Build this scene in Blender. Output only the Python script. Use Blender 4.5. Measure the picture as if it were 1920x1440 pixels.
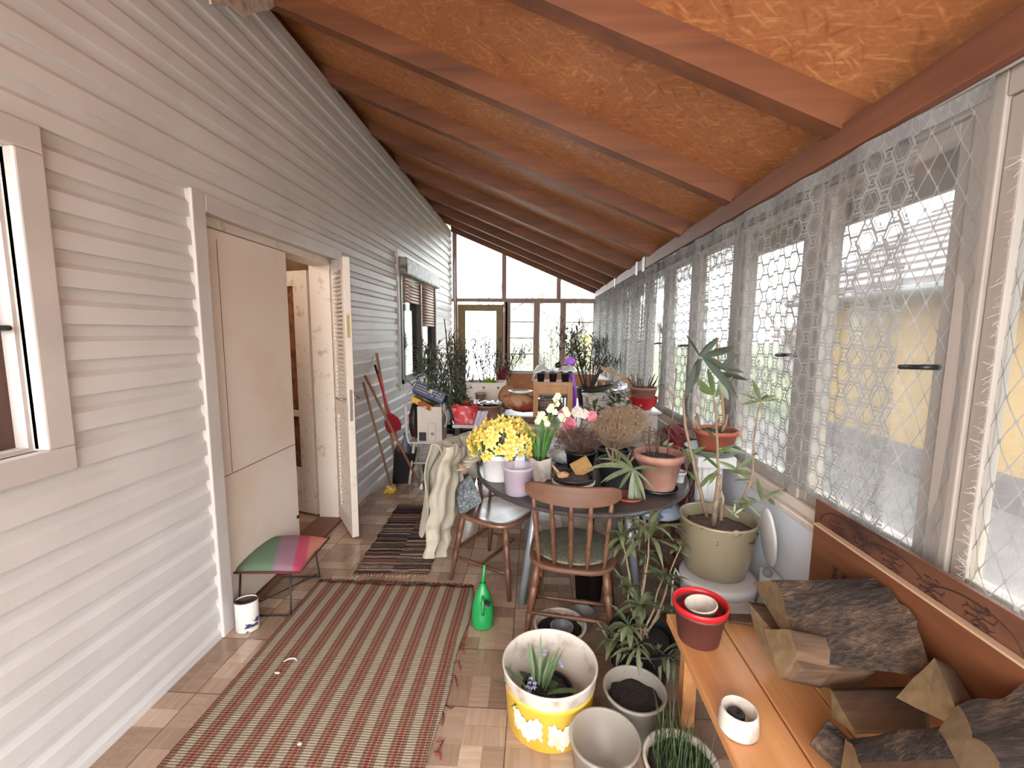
import bpy, math, random
from mathutils import Vector, Matrix
import numpy as np
R_ = random.Random(7)
C = bpy.context.scene.collection
for o in list(bpy.data.objects): bpy.data.objects.remove(o)
PI = math.pi
# ---------------------------------------------------------------- camera
F_, CX, CY, CAMH = 822.0, 960.0, 720.0, 1.55
def _basis():
    y = np.array([1003-CX, -(623-CY), -F_]); y /= np.linalg.norm(y)
    z = -np.array([905-CX, -(7675-CY), -F_]); z = z-y*np.dot(z, y); z /= np.linalg.norm(z)
    return np.array([np.cross(y, z), y, z])
RW = _basis()
cam = bpy.data.cameras.new('camera'); camo = bpy.data.objects.new('camera', cam); C.objects.link(camo)
cam.sensor_width = 36; cam.lens = F_/1920*36; cam.clip_start = .02
M4 = Matrix.Identity(4)
for i in range(3):
    for j in range(3): M4[i][j] = float(RW[i][j])
camo.matrix_world = Matrix.Translation((0, 0, CAMH)) @ M4
bpy.context.scene.camera = camo
# ---------------------------------------------------------------- light
sc = bpy.context.scene
sc.view_settings.view_transform = 'Standard'; sc.view_settings.look = 'None'
sc.view_settings.exposure = 3.85; sc.view_settings.gamma = 1; sc.view_settings.use_curve_mapping = False
sc.cycles.max_bounces = 10; sc.cycles.diffuse_bounces = 6; sc.cycles.transparent_max_bounces = 24
w = bpy.data.worlds.new('sky'); sc.world = w; w.use_nodes = True
nt = w.node_tree; bg = nt.nodes['Background']
tc = nt.nodes.new('ShaderNodeTexCoord'); ns = nt.nodes.new('ShaderNodeTexNoise'); ns.inputs['Scale'].default_value = 3.0
ns.inputs['Detail'].default_value = 4
cr = nt.nodes.new('ShaderNodeValToRGB'); cr.color_ramp.elements[0].position = .32; cr.color_ramp.elements[1].position = .6
cr.color_ramp.elements[0].color = (.80, .87, .97, 1); cr.color_ramp.elements[1].color = (1, .985, .96, 1)
nt.links.new(tc.outputs['Generated'], ns.inputs['Vector']); nt.links.new(ns.outputs['Fac'], cr.inputs['Fac'])
nt.links.new(cr.outputs['Color'], bg.inputs['Color']); bg.inputs['Strength'].default_value = 1.0
sun = bpy.data.lights.new('sun', 'SUN'); sun.energy = .65; sun.angle = math.radians(4); sun.color = (1, .84, .62)
so = bpy.data.objects.new('sun', sun); C.objects.link(so)
so.rotation_euler = Vector((-.33, .60, -.85)).to_track_quat('-Z', 'Y').to_euler()
hl = bpy.data.lights.new('hall_fill', 'POINT'); hl.energy = 1.6; hl.color = (1, .82, .66); hl.shadow_soft_size = .12  # added fill light to brighten the hall, no fixture modelled
ho = bpy.data.objects.new('hall_fill', hl); C.objects.link(ho); ho.location = (-2.3, 2.7, 2.2)
# ---------------------------------------------------------------- measuring helpers: a sight line met with a real plane
def ray(px, py): return RW @ np.array([px-CX, -(py-CY), -F_])
def oZ(px, py, z=0.): d = ray(px, py); return Vector(np.array([0, 0, CAMH])+d*((z-CAMH)/d[2]))
def oX(px, py, x): d = ray(px, py); return Vector(np.array([0, 0, CAMH])+d*(x/d[0]))
def oY(px, py, y): d = ray(px, py); return Vector(np.array([0, 0, CAMH])+d*(y/d[1]))
# ---------------------------------------------------------------- node expressions
class X:
    def __init__(s, t, o): s.t = t; s.o = o
    def _m(s, op, *a):
        n = s.t.nodes.new('ShaderNodeMath'); n.operation = op
        for i, v in enumerate((s,)+a):
            if isinstance(v, X): s.t.links.new(v.o, n.inputs[i])
            else: n.inputs[i].default_value = v
        return X(s.t, n.outputs[0])
    def __add__(s, b): return s._m('ADD', b)
    __radd__ = __add__
    def __sub__(s, b): return s._m('SUBTRACT', b)
    def __rsub__(s, b): return (s*-1.0)+b
    def __mul__(s, b): return s._m('MULTIPLY', b)
    __rmul__ = __mul__
    def __truediv__(s, b): return s._m('DIVIDE', b)
    def floor(s): return s._m('FLOOR')
    def fr(s): return s._m('FRACT')
    def abs(s): return s._m('ABSOLUTE')
    def sin(s): return s._m('SINE')
    def sqrt(s): return s._m('SQRT')
    def max(s, b): return s._m('MAXIMUM', b)
    def min(s, b): return s._m('MINIMUM', b)
    def lt(s, b): return s._m('LESS_THAN', b)
    def gt(s, b): return s._m('GREATER_THAN', b)
    def mod(s, b): return s._m('FLOORED_MODULO', b)
class Mat:
    def __init__(s, name):
        s.m = bpy.data.materials.new(name); s.m.use_nodes = True; s.t = s.m.node_tree
        s.b = s.t.nodes['Principled BSDF']; s.out = s.t.nodes['Material Output']
    def n(s, typ, **kw):
        n = s.t.nodes.new('ShaderNode'+typ)
        for k, v in kw.items(): setattr(n, k, v)
        return n
    def l(s, a, b): s.t.links.new(a.o if isinstance(a, X) else a, b)
    def coord(s, kind='Object'):
        return s.n('TexCoord').outputs[kind]
    def xyz(s, kind='Object'):
        sp = s.n('SeparateXYZ'); s.l(s.coord(kind), sp.inputs[0]); return [X(s.t, sp.outputs[i]) for i in range(3)]
    def vec(s, *a):
        c = s.n('CombineXYZ')
        for i, v in enumerate(a):
            if isinstance(v, X): s.l(v, c.inputs[i])
            else: c.inputs[i].default_value = v
        return c.outputs[0]
    def noise(s, scale, vec=None, detail=3, rough=.55, stretch=None, kind='Object'):
        n = s.n('TexNoise'); n.inputs['Scale'].default_value = scale; n.inputs['Detail'].default_value = detail
        n.inputs['Roughness'].default_value = rough
        v = vec if vec is not None else s.coord(kind)
        if stretch:
            mp = s.n('Mapping'); mp.inputs['Scale'].default_value = stretch; s.l(v, mp.inputs[0]); v = mp.outputs[0]
        s.l(v, n.inputs['Vector']); return X(s.t, n.outputs['Fac'])
    def white(s, vec):
        n = s.n('TexWhiteNoise'); s.l(vec, n.inputs['Vector']); return X(s.t, n.outputs['Value'])
    def ramp(s, fac, *stops):
        r = s.n('ValToRGB'); el = r.color_ramp.elements
        while len(el) < len(stops): el.new(.5)
        for e, (p, c) in zip(el, stops): e.position = p; e.color = (*c, 1)
        s.l(fac, r.inputs[0]); return r.outputs[0]
    def mix(s, fac, a, b):
        m = s.n('Mix', data_type='RGBA')
        if isinstance(fac, (int, float)): m.inputs[0].default_value = fac
        else: s.l(fac, m.inputs[0])
        for v, i in ((a, 6), (b, 7)):
            if isinstance(v, tuple): m.inputs[i].default_value = (*v, 1)
            else: s.l(v, m.inputs[i])
        return m.outputs[2]
    def base(s, c):
        if isinstance(c, tuple): s.b.inputs['Base Color'].default_value = (*c, 1)
        else: s.l(c, s.b.inputs['Base Color'])
        return s
    def rough(s, r):
        if isinstance(r, X): s.l(r, s.b.inputs['Roughness'])
        else: s.b.inputs['Roughness'].default_value = r
        return s
    def bump(s, h, strength=.3, dist=.01):
        b = s.n('Bump'); b.inputs['Strength'].default_value = strength; b.inputs['Distance'].default_value = dist
        s.l(h, b.inputs['Height']); s.l(b.outputs[0], s.b.inputs['Normal']); return s
def srgb(r, g, b):
    f = lambda c: ((c/255+.055)/1.055)**2.4 if c > 10 else c/255/12.92
    return (f(r), f(g), f(b))
def simple(name, col, rough=.6, var=.25, scale=12, bump=.0, stretch=None, metal=0, spec=None, bscale=None, coat=0):
    m = Mat(name); dark = tuple(c*(1-var) for c in col); lite = tuple(min(1, c*(1+var*.6)) for c in col)
    nz = m.noise(scale, stretch=stretch)
    m.base(m.ramp(nz, (.3, dark), (.7, lite))).rough(rough)
    if bump: m.bump(m.noise(bscale or scale*3, stretch=stretch), bump)
    m.b.inputs['Metallic'].default_value = metal
    if spec is not None: m.b.inputs['Specular IOR Level'].default_value = spec
    if coat: m.b.inputs['Coat Weight'].default_value = coat
    return m.m
# ---------------------------------------------------------------- mesh builder
class MB:
    def __init__(s): s.v = []; s.f = []; s.mi = []; s.uv = {}; s.cur = 0; s.sm = []; s.smooth = True
    def face(s, idx, uv=None):
        s.f.append(tuple(idx)); s.mi.append(s.cur); s.sm.append(s.smooth)
        if uv: s.uv[len(s.f)-1] = uv
    def add(s, vs): n = len(s.v); s.v.extend([tuple(v) for v in vs]); return n
    def box(s, lo, hi, M=None):
        a, b = lo, hi
        vs = [Vector((x, y, z)) for z in (a[2], b[2]) for y in (a[1], b[1]) for x in (a[0], b[0])]
        if M: vs = [M @ v for v in vs]
        n = s.add(vs); sm = s.smooth; s.smooth = False
        for q in ((0, 2, 3, 1), (4, 5, 7, 6), (0, 1, 5, 4), (2, 6, 7, 3), (0, 4, 6, 2), (1, 3, 7, 5)): s.face([n+i for i in q])
        s.smooth = sm; return s
    def bar(s, p, q, w, h=None):
        p, q = Vector(p), Vector(q); d = q-p; h = h or w
        M = Matrix.Translation(p) @ d.to_track_quat('X', 'Z').to_matrix().to_4x4()
        return s.box((0, -w/2, -h/2), (d.length, w/2, h/2), M)
    def tube(s, pts, rad, seg=8, cap=True):
        pts = [Vector(p) for p in pts]
        if not isinstance(rad, (list, tuple)): rad = [rad]*len(pts)
        t0 = (pts[1]-pts[0]).normalized(); u = t0.orthogonal().normalized(); rings = []
        for i, p in enumerate(pts):
            t = (pts[min(i+1, len(pts)-1)]-pts[max(i-1, 0)])
            t = t.normalized() if t.length > 1e-9 else t0
            u = (u-t*u.dot(t)); u = u.normalized() if u.length > 1e-6 else t.orthogonal().normalized()
            v = t.cross(u)
            rings.append(s.add([p+(u*math.cos(2*PI*k/seg)+v*math.sin(2*PI*k/seg))*rad[i] for k in range(seg)]))
        for a, b in zip(rings, rings[1:]):
            for k in range(seg): k2 = (k+1) % seg; s.face((a+k, a+k2, b+k2, b+k))
        if cap:
            s.face([rings[0]+k for k in reversed(range(seg))]); s.face([rings[-1]+k for k in range(seg)])
        return s
    def lathe(s, prof, seg=32, M=None, sx=1, sy=1, close=False):
        """profile list of (r,z); r==0 closes to a point"""
        rings = []
        for r, z in prof:
            if r < 1e-6: vs = [Vector((0, 0, z))]
            else: vs = [Vector((r*sx*math.cos(2*PI*k/seg), r*sy*math.sin(2*PI*k/seg), z)) for k in range(seg)]
            if M: vs = [M @ v for v in vs]
            rings.append((s.add(vs), len(vs)))
        for (a, na), (b, nb) in zip(rings, rings[1:]):
            for k in range(seg):
                k2 = (k+1) % seg
                if na == 1 and nb == 1: continue
                if na == 1: s.face((a, b+k2, b+k))
                elif nb == 1: s.face((a+k, a+k2, b))
                else: s.face((a+k, a+k2, b+k2, b+k))
        return s
    def grid(s, fn, nu, nv, uvs=(1, 1), closed=False):
        n = len(s.v)
        for j in range(nv+1):
            for i in range(nu+1): s.v.append(tuple(fn(i/nu, j/nv)))
        for j in range(nv):
            for i in range(nu):
                a = n+j*(nu+1)+i
                u0, u1, v0, v1 = i/nu*uvs[0], (i+1)/nu*uvs[0], j/nv*uvs[1], (j+1)/nv*uvs[1]
                s.face((a, a+1, a+nu+2, a+nu+1), [(u0, v0), (u1, v0), (u1, v1), (u0, v1)])
        return s
    def poly(s, pts, thick):
        """planar polygon extruded by vector"""
        pts = [Vector(p) for p in pts]; th = Vector(thick); k = len(pts)
        n = s.add(pts+[p+th for p in pts]); sm = s.smooth; s.smooth = False
        s.face([n+i for i in reversed(range(k))]); s.face([n+k+i for i in range(k)])
        for i in range(k): j = (i+1) % k; s.face((n+i, n+j, n+k+j, n+k+i))
        s.smooth = sm; return s
    def leaf(s, p, d, L, W, droop=.3, seg=4, fold=.25, side=None):
        p, d = Vector(p), Vector(d).normalized(); up = Vector((0, 0, 1))
        sd = side or d.cross(up)
        sd = sd.normalized() if sd.length > 1e-3 else Vector((1, 0, 0))
        nrm = sd.cross(d).normalized(); pos = p.copy(); rows = []
        for i in range(seg+1):
            t = i/seg; w = W*.5*math.sin(PI*min(1, t*.93+.07))**.8 if i < seg else W*.02
            if i == 0: w = W*.08
            rows.append(s.add([pos-sd*w+nrm*w*fold, pos, pos+sd*w+nrm*w*fold]))
            dd = (d+Vector((0, 0, -droop*t*1.6))).normalized(); pos = pos+dd*L/seg
        for a, b in zip(rows, rows[1:]):
            s.face((a, a+1, b+1, b)); s.face((a+1, a+2, b+2, b+1))
        return s
    def blob(s, c, r, seg=12, rings=8, noise=0, rnd=None):
        c = Vector(c); r = Vector(r) if not isinstance(r, (int, float)) else Vector((r, r, r)); idx = []
        for j in range(rings+1):
            th = PI*j/rings
            m = 1 if j in (0, rings) else seg; vs = []
            for k in range(m):
                q = Vector((math.sin(th)*math.cos(2*PI*k/seg), math.sin(th)*math.sin(2*PI*k/seg), math.cos(th)))
                f = 1+(rnd.uniform(-noise, noise) if rnd else 0)
                vs.append(c+Vector((q.x*r.x, q.y*r.y, q.z*r.z))*f)
            idx.append((s.add(vs), m))
        for (a, na), (b, nb) in zip(idx, idx[1:]):
            for k in range(seg):
                k2 = (k+1) % seg
                if na == 1: s.face((a, b+k, b+k2))
                elif nb == 1: s.face((a+k, b, a+k2))
                else: s.face((a+k, b+k, b+k2, a+k2))
        return s
    def build(s, name, mats, parent=None, world=False, bevel=0, sub=0, solid=0):
        me = bpy.data.meshes.new(name); v = s.v
        if world and parent is not None:
            o = Vector(ORG.get(parent.name, (0, 0, 0))); v = [tuple(Vector(q)-o) for q in v]
        me.from_pydata(v, [], s.f)
        for m in (mats if isinstance(mats, (list, tuple)) else [mats]): me.materials.append(m)
        me.polygons.foreach_set('material_index', s.mi); me.polygons.foreach_set('use_smooth', s.sm)
        if s.uv:
            ul = me.uv_layers.new(name='UVMap')
            for fi, uv in s.uv.items():
                p = me.polygons[fi]
                for li, c in zip(p.loop_indices, uv): ul.data[li].uv = c
        me.validate(); me.update()
        ob = bpy.data.objects.new(name, me); C.objects.link(ob)
        if parent is not None:
            ob.parent = parent; ORG[ob.name] = ORG.get(parent.name, (0, 0, 0))
        if solid:
            m = ob.modifiers.new('s', 'SOLIDIFY'); m.thickness = solid; m.offset = 0
        if bevel:
            m = ob.modifiers.new('b', 'BEVEL'); m.width = bevel; m.segments = 2; m.limit_method = 'ANGLE'; m.angle_limit = math.radians(40)
        if sub:
            m = ob.modifiers.new('u', 'SUBSURF'); m.levels = sub; m.render_levels = sub
        return ob
ORG = {}
def tag(o, label=None, cat=None, group=None, kind=None):
    if label: o['label'] = label
    if cat: o['category'] = cat
    if group: o['group'] = group
    if kind: o['kind'] = kind
    return o
def thing(name, label, cat, loc=(0, 0, 0), rotz=0, group=None):
    o = bpy.data.objects.new(name, None); C.objects.link(o); o.empty_display_size = .05
    o.location = loc; o.rotation_euler = (0, 0, rotz); ORG[o.name] = tuple(loc)
    return tag(o, label, cat, group)
def struct(name, loc=(0, 0, 0)):
    o = bpy.data.objects.new(name, None); C.objects.link(o); o.location = loc; ORG[o.name] = tuple(loc); o['kind'] = 'structure'
    return o
KIDS = {}
def copy_tree(o, parent=None, label=None, loc=None, rot=None):
    c = o.copy(); C.objects.link(c)
    if parent is not None: c.parent = parent
    if label: c['label'] = label
    if loc is not None: c.location = loc
    if rot is not None: c.rotation_euler = rot
    for ch in [k for k in o.children]: copy_tree(ch, c)
    return c
# ---------------------------------------------------------------- materials
def m_siding():
    m = Mat('siding_vinyl'); n = m.noise(2.2, detail=2); n2 = m.noise(70, detail=2)
    m.base(m.mix(m.noise(9, stretch=(1, .3, 2))*.25, m.ramp(n, (.3, srgb(201, 200, 198)), (.7, srgb(214, 213, 212))), srgb(192, 184, 176))).rough(.5)
    m.bump(n2, .05); return m.m
def m_osb():
    m = Mat('osb'); x, y, z = m.xyz()
    def strands(ang, sc, off, th):
        u = x*math.cos(ang)+y*math.sin(ang); v = y*math.cos(ang)-x*math.sin(ang)
        n = m.noise(sc, vec=m.vec(u*.22+off, v, z*.2+off), detail=2, rough=.4)
        return ((n-th)*7).max(0.).min(1.)
    s = strands(.5, 46, 0, .60).max(strands(1.7, 42, 3.1, .61)).max(strands(-.6, 48, 7.7, .60)).max(strands(2.5, 44, 11.3, .62))
    d = strands(.9, 34, 5.3, .60).max(strands(-1.1, 38, 9.1, .60))
    blot = m.noise(1.4, detail=3); fine = m.noise(60, detail=3)
    f = blot*.5+fine*.3+s*.22-d*.16
    m.base(m.ramp(f, (.15, srgb(138, 84, 50)), (.42, srgb(172, 112, 70)), (.62, srgb(196, 138, 90)), (.9, srgb(228, 178, 124)))).rough(.55)
    m.bump(f, .15, .003); return m.m
def m_wood(name, c1, c2, axis='Y', rough=.5, scale=5, grain=22, knots=False, coat=0, blot=.25):
    m = Mat(name); st = {'X': (.12, 1, 1), 'Y': (1, .12, 1), 'Z': (1, 1, .12)}[axis]
    n = m.noise(scale, stretch=st, detail=4); n2 = m.noise(grain, stretch=tuple(q if q == 1 else q*.5 for q in st), detail=3)
    bl = m.noise(1.7, detail=2)
    f = n*.45+n2*.4+bl*blot
    m.base(m.ramp(f, (.35, c1), (.7, c2))).rough(rough)
    m.bump(n2, .12, .004)
    if coat: m.b.inputs['Coat Weight'].default_value = coat; m.b.inputs['Coat Roughness'].default_value = .2
    return m.m
def m_floor():
    m = Mat('floor_tile'); x, y, z = m.xyz()
    S = .335
    gx = x/S+.27; gy = y/S+.10
    cx = gx.floor(); cy = gy.floor(); fx = gx.fr(); fy = gy.fr()
    # each tile is printed with two by two parquet blocks
    bx = (gx*2).floor(); by = (gy*2).floor(); ux = (gx*2).fr(); uy = (gy*2).fr()
    par = (bx+by).mod(2.0).gt(.5)
    u = ux*par+uy*(1-par)
    idx = (u*2).floor()
    rnd = m.white(m.vec(bx, by, idx)); rt = m.white(m.vec(cx, cy, 5.0))
    gr1 = m.noise(30, vec=m.vec(x*.2, y*2.0, rnd*9), detail=3); gr2 = m.noise(30, vec=m.vec(x*2.0, y*.2, rnd*9), detail=3)
    gr = gr1*par+gr2*(1-par)
    f = rnd*.42+gr*.42+rt*.16
    col = m.ramp(f, (.2, srgb(132, 106, 88)), (.45, srgb(158, 132, 112)), (.62, srgb(178, 152, 130)), (.85, srgb(204, 182, 160)))
    ex = (fx-.5).abs().gt(.492); ey = (fy-.5).abs().gt(.492); gro = ex.max(ey)
    sub = ((u*2).fr()-.5).abs().gt(.488)
    col = m.mix(sub*.35, col, srgb(66, 46, 36)); col = m.mix(gro*.7, col, srgb(62, 50, 44))
    dirt = m.noise(2.5, detail=4)
    col = m.mix(dirt*.25, col, srgb(118, 100, 88))
    m.base(col).rough(m.noise(6)*.16+.06)
    m.b.inputs['Specular IOR Level'].default_value = .7
    m.bump((gro*-1.0)+gr*.15, .25, .002); return m.m
def m_rug():
    m = Mat('rug_stripe'); x, y, z = m.xyz()
    wob = m.noise(2.2, detail=2)*.012
    t = ((x+wob)/.092).fr()
    light = srgb(164, 154, 136); brown = srgb(126, 94, 78); red = srgb(124, 62, 52); org = srgb(196, 148, 114); dk = srgb(84, 60, 50)
    r = m.n('ValToRGB'); r.color_ramp.interpolation = 'CONSTANT'; el = r.color_ramp.elements
    st = [(0, light), (.36, dk), (.385, brown), (.44, dk), (.455, brown), (.53, org), (.55, red), (.64, dk), (.66, red), (.74, org), (.765, brown), (.82, dk), (.84, brown), (.95, dk), (.965, light)]
    while len(el) < len(st): el.new(.5)
    for e, (p, c) in zip(el, st): e.position = p; e.color = (*c, 1)
    m.l(t, r.inputs[0])
    wv = (y*600).sin()*.5+.5; n = m.noise(160, detail=2); wear = m.noise(3, detail=4)
    col = m.mix((wv*.35+n*.5).min(.75)*.55, r.outputs[0], srgb(96, 72, 60))
    col = m.mix(wear*.25, col, srgb(134, 118, 104))
    m.base(col).rough(.95); m.bump(wv*.6+n, .7, .004); m.b.inputs['Specular IOR Level'].default_value = .1; return m.m
def m_ragrug():
    m = Mat('rag_rug'); x, y, z = m.xyz(); wob = m.noise(7, detail=2)*.03
    k = ((y+wob)/.017).floor(); f = m.white(m.vec(k, 0., (x*3).floor()*.01)); n = m.noise(90, detail=2, stretch=(.3, 2, 1))
    col = m.ramp(f*.75+n*.3, (.2, srgb(36, 32, 38)), (.42, srgb(70, 60, 60)), (.55, srgb(128, 92, 80)), (.7, srgb(78, 66, 60)), (.85, srgb(170, 150, 130)), (.95, srgb(60, 60, 76)))
    m.base(col).rough(.95); m.bump(((y+wob)/.017*2*PI).sin()*.5+n, .8, .006); m.b.inputs['Specular IOR Level'].default_value = .1; return m.m
def lace(name, pattern, dens=.30, col=(.34, .335, .325)):
    m = Mat(name); sp = m.n('SeparateXYZ'); m.l(m.coord('UV'), sp.inputs[0]); u, v = X(m.t, sp.outputs[0]), X(m.t, sp.outputs[1])
    def ringat(px, py, ox, oy, r, wd, hexa=True):
        a = ((u/px+ox).fr()-.5)*px; b = ((v/py+oy).fr()-.5)*py
        a = a.abs(); b = b.abs()
        if hexa: d = (b).max(a*.866+b*.5)
        else: d = (a*a+b*b).sqrt()
        return (d-r).abs().lt(wd)
    if pattern == 'hex':
        P, Q = .118, .128
        al = ringat(P, Q, 0, 0, .040, .0046).max(ringat(P, Q, 0, 0, .029, .0018))
        al = al.max(ringat(P, Q, .5, .5, .040, .0046)).max(ringat(P, Q, .5, .5, .029, .0018))
        al = al.max(ringat(P, Q, 0, .5, .011, .0022, False)).max(ringat(P, Q, .5, 0, .011, .0022, False))
    elif pattern == 'diamond':
        P = .066
        s1 = ((u+v*.62)/P).fr(); s2 = ((u-v*.62)/P).fr()
        al = (s1-.5).abs().lt(.030).max((s2-.5).abs().lt(.030))
        kx = ringat(P, P/.62, .5, .0, .0028, .0028, False).max(ringat(P, P/.62, .0, .5, .0028, .0028, False))
        al = al.max(kx).max(((u/.011).fr()).lt(.16)*.5*((u/.13).fr().lt(.4)))
    else:
        P = .05
        s1 = ((v+(((u/P).fr()-.5).abs())*P*1.3)/.045).fr()
        al = (s1-.5).abs().lt(.12).max(((u/P).fr()-.5).abs().lt(.06))
    fine = ((u*900).sin()*.5+.5)*((v*900).sin()*.5+.5)
    mesh = ((v/.006).fr()).lt(.3).max(((u/.006).fr()).lt(.3))
    tr = m.n('BsdfTransparent'); df = m.n('BsdfDiffuse'); tl = m.n('BsdfTranslucent')
    for q in (df, tl): q.inputs['Color'].default_value = (*col, 1)
    mx = m.n('MixShader'); mx.inputs[0].default_value = .22; m.l(df.outputs[0], mx.inputs[1]); m.l(tl.outputs[0], mx.inputs[2])
    fac = (al*1.0).max(dens*.75+mesh*dens*.5+m.noise(1.5, detail=2)*.10)
    m2 = m.n('MixShader'); m.l(fac.min(1.0), m2.inputs[0]); m.l(tr.outputs[0], m2.inputs[1]); m.l(mx.outputs[0], m2.inputs[2])
    m.l(m2.outputs[0], m.out.inputs['Surface']); return m.m
def m_glass(name='pane_glass', tint=(.93, .96, .96), refl=.06):
    m = Mat(name); tr = m.n('BsdfTransparent'); tr.inputs[0].default_value = (*tint, 1); gl = m.n('BsdfGlossy'); gl.inputs['Roughness'].default_value = .02
    lw = m.n('LayerWeight'); lw.inputs[0].default_value = .25
    f = X(m.t, lw.outputs['Fresnel'])*.5+refl*.3
    mx = m.n('MixShader'); m.l(f, mx.inputs[0]); m.l(tr.outputs[0], mx.inputs[1]); m.l(gl.outputs[0], mx.inputs[2])
    m.l(mx.outputs[0], m.out.inputs['Surface']); return m.m
def m_clear(name, col, a=.35, rough=.3):
    m = Mat(name); m.base(col).rough(rough); m.b.inputs['Alpha'].default_value = a
    m.b.inputs['Transmission Weight'].default_value = 0; return m.m
def m_blotch(name, base, spot, scale=6, lo=.52, hi=.6, rough=.5):
    m = Mat(name); n = m.noise(scale, detail=4)
    m.base(m.ramp(n, (lo, base), (hi, spot))).rough(rough); return m.m
def m_bark():
    m = Mat('bark'); n = m.noise(9, stretch=(.16, 1.5, 1.5), detail=6); n2 = m.noise(60, stretch=(.3, 1.5, 1.5), detail=5); n3 = m.noise(3, detail=2)
    f = n*.5+n2*.35+n3*.15
    m.base(m.ramp(f, (.34, srgb(22, 16, 13)), (.45, srgb(46, 35, 28)), (.56, srgb(78, 61, 48)), (.74, srgb(128, 104, 82)))).rough(.9)
    m.bump(n*.6+n2*.5, 1.0, .02); return m.m
MSID = m_siding(); MOSB = m_osb(); MFLOOR = m_floor(); MRUG = m_rug(); MRAG = m_ragrug(); MBARK = m_bark()
MRAFT = m_wood('rafter_wood', srgb(78, 42, 24), srgb(124, 74, 42), 'X', .6)
MBEAM = m_wood('beam_wood', srgb(84, 46, 30), srgb(126, 76, 50), 'Y', .6)
MFAR = m_wood('far_frame_wood', srgb(130, 100, 86), srgb(168, 138, 122), 'Z', .6)
MOLIVE = simple('olive_door_paint', srgb(128, 106, 58), .5, .15)
MWHITE = simple('white_paint', srgb(196, 190, 186), .45, .08, 5)
MOLDWH = m_blotch('old_white_paint', srgb(206, 196, 184), srgb(168, 150, 132), 14, .58, .74)
MDOOR = m_blotch('cream_door_paint', srgb(226, 214, 202), srgb(220, 204, 186), 2, .45, .6)
MFRAME = m_wood('grey_white_frame', srgb(138, 128, 120), srgb(168, 158, 148), 'Z', .5)
MPANEL = simple('pale_blue_wall_paint', srgb(226, 230, 236), .5, .06, 3)
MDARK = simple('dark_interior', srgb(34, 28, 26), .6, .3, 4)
MBLACK = simple('black_plastic', srgb(30, 29, 31), .42, .3, 20)
MGREYP = simple('grey_plastic', srgb(118, 120, 124), .45, .12)
MGREYTUBE = simple('grey_enamel_tube', srgb(138, 142, 146), .3, .1, metal=.3)
MWPL = simple('white_plastic', srgb(206, 204, 202), .35, .05)
MDIRTW = m_blotch('stained_white_plastic', srgb(198, 188, 176), srgb(150, 132, 112), 13, .5, .72, .45)
MYEL = simple('yellow_plastic', srgb(204, 164, 60), .38, .06)
MLABELREF = m_blotch('label_and_reflection', srgb(204, 194, 176), srgb(184, 166, 132), 20)  # torn label, also colours the reflection shapes in the empty tub
MRED = simple('red_plastic', srgb(190, 28, 34), .38, .08)
MBRRED = simple('brown_red_plastic', srgb(92, 48, 42), .5, .12)
MTERR = m_blotch('terracotta', srgb(146, 102, 86), srgb(168, 128, 110), 9, .42, .7, .75)
MTERO = m_blotch('orange_terracotta', srgb(158, 84, 62), srgb(132, 68, 50), 9, .42, .7, .7)
MSOIL = simple('soil', srgb(66, 50, 42), .95, .5, 40, bump=1)
MGREEN = simple('watering_green', srgb(28, 132, 66), .35, .08)
MLEAF = simple('oleander_leaf', srgb(88, 98, 66), .45, .35, 30)
MLEAFD = simple('dark_leaf', srgb(36, 48, 30), .6, .35, 25)
MLEAFL = simple('pale_leaf', srgb(142, 150, 112), .5, .2, 25)
MLEAFB = simple('bulb_leaf', srgb(78, 118, 56), .45, .25, 25)
MLEAFP = simple('purple_dark_leaf', srgb(56, 50, 58), .5, .3, 25)
MLIME = simple('lime_leaf', srgb(152, 192, 60), .5, .2, 25)
MSTEM = simple('woody_stem', srgb(134, 114, 90), .8, .3, 40, bump=.4)
MSTEMD = simple('dark_stem', srgb(78, 62, 50), .8, .3, 40, bump=.4)
MDRY = simple('dry_flower', srgb(176, 146, 118), .9, .3, 60)
MPINK = simple('pink_petal', srgb(220, 128, 144), .6, .25, 30)
MCREAMF = simple('cream_petal', srgb(238, 226, 180), .6, .08, 30)
MYPET = simple('yellow_petal', srgb(232, 216, 128), .6, .18, 60)
MYTR = simple('yellow_trumpet', srgb(222, 180, 66), .6, .1, 40)
MCHAIR = m_wood('chair_wood', srgb(72, 46, 32), srgb(112, 76, 54), 'X', .6, coat=0)
MCHAIRZ = m_wood('chair_wood_turned', srgb(66, 40, 27), srgb(108, 70, 48), 'Z', .5, coat=.05)
MCHAIRD = m_wood('dark_chair_wood', srgb(70, 40, 28), srgb(112, 68, 46), 'Z', .35, coat=.4)
MBENCH = m_wood('bench_pine', srgb(172, 108, 62), srgb(216, 158, 104), 'Y', .35, coat=.15)
MBOARD = None
MEND = m_wood('split_wood', srgb(98, 78, 52), srgb(146, 122, 88), 'X', .85, grain=40)
MSPLIT = m_wood('split_wood_brown', srgb(58, 40, 28), srgb(104, 78, 56), 'X', .85, grain=55)
MCREAM = simple('cream_enamel', srgb(136, 124, 100), .3, .06, 4, coat=.3)
MSTONE = simple('dark_table_top', srgb(62, 56, 54), .28, .25, 30)
MMETAL = simple('steel', srgb(170, 168, 164), .3, .1, metal=.9)
MBRASS = simple('brass', srgb(180, 160, 110), .35, .1, metal=.8)
MFOIL = simple('silver_foil', srgb(206, 206, 212), .22, .15, 20, metal=.7, bump=1, bscale=25)
MCOAT = simple('coat_cloth', srgb(162, 154, 138), .9, .1, 8, bump=.3, bscale=300)
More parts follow.
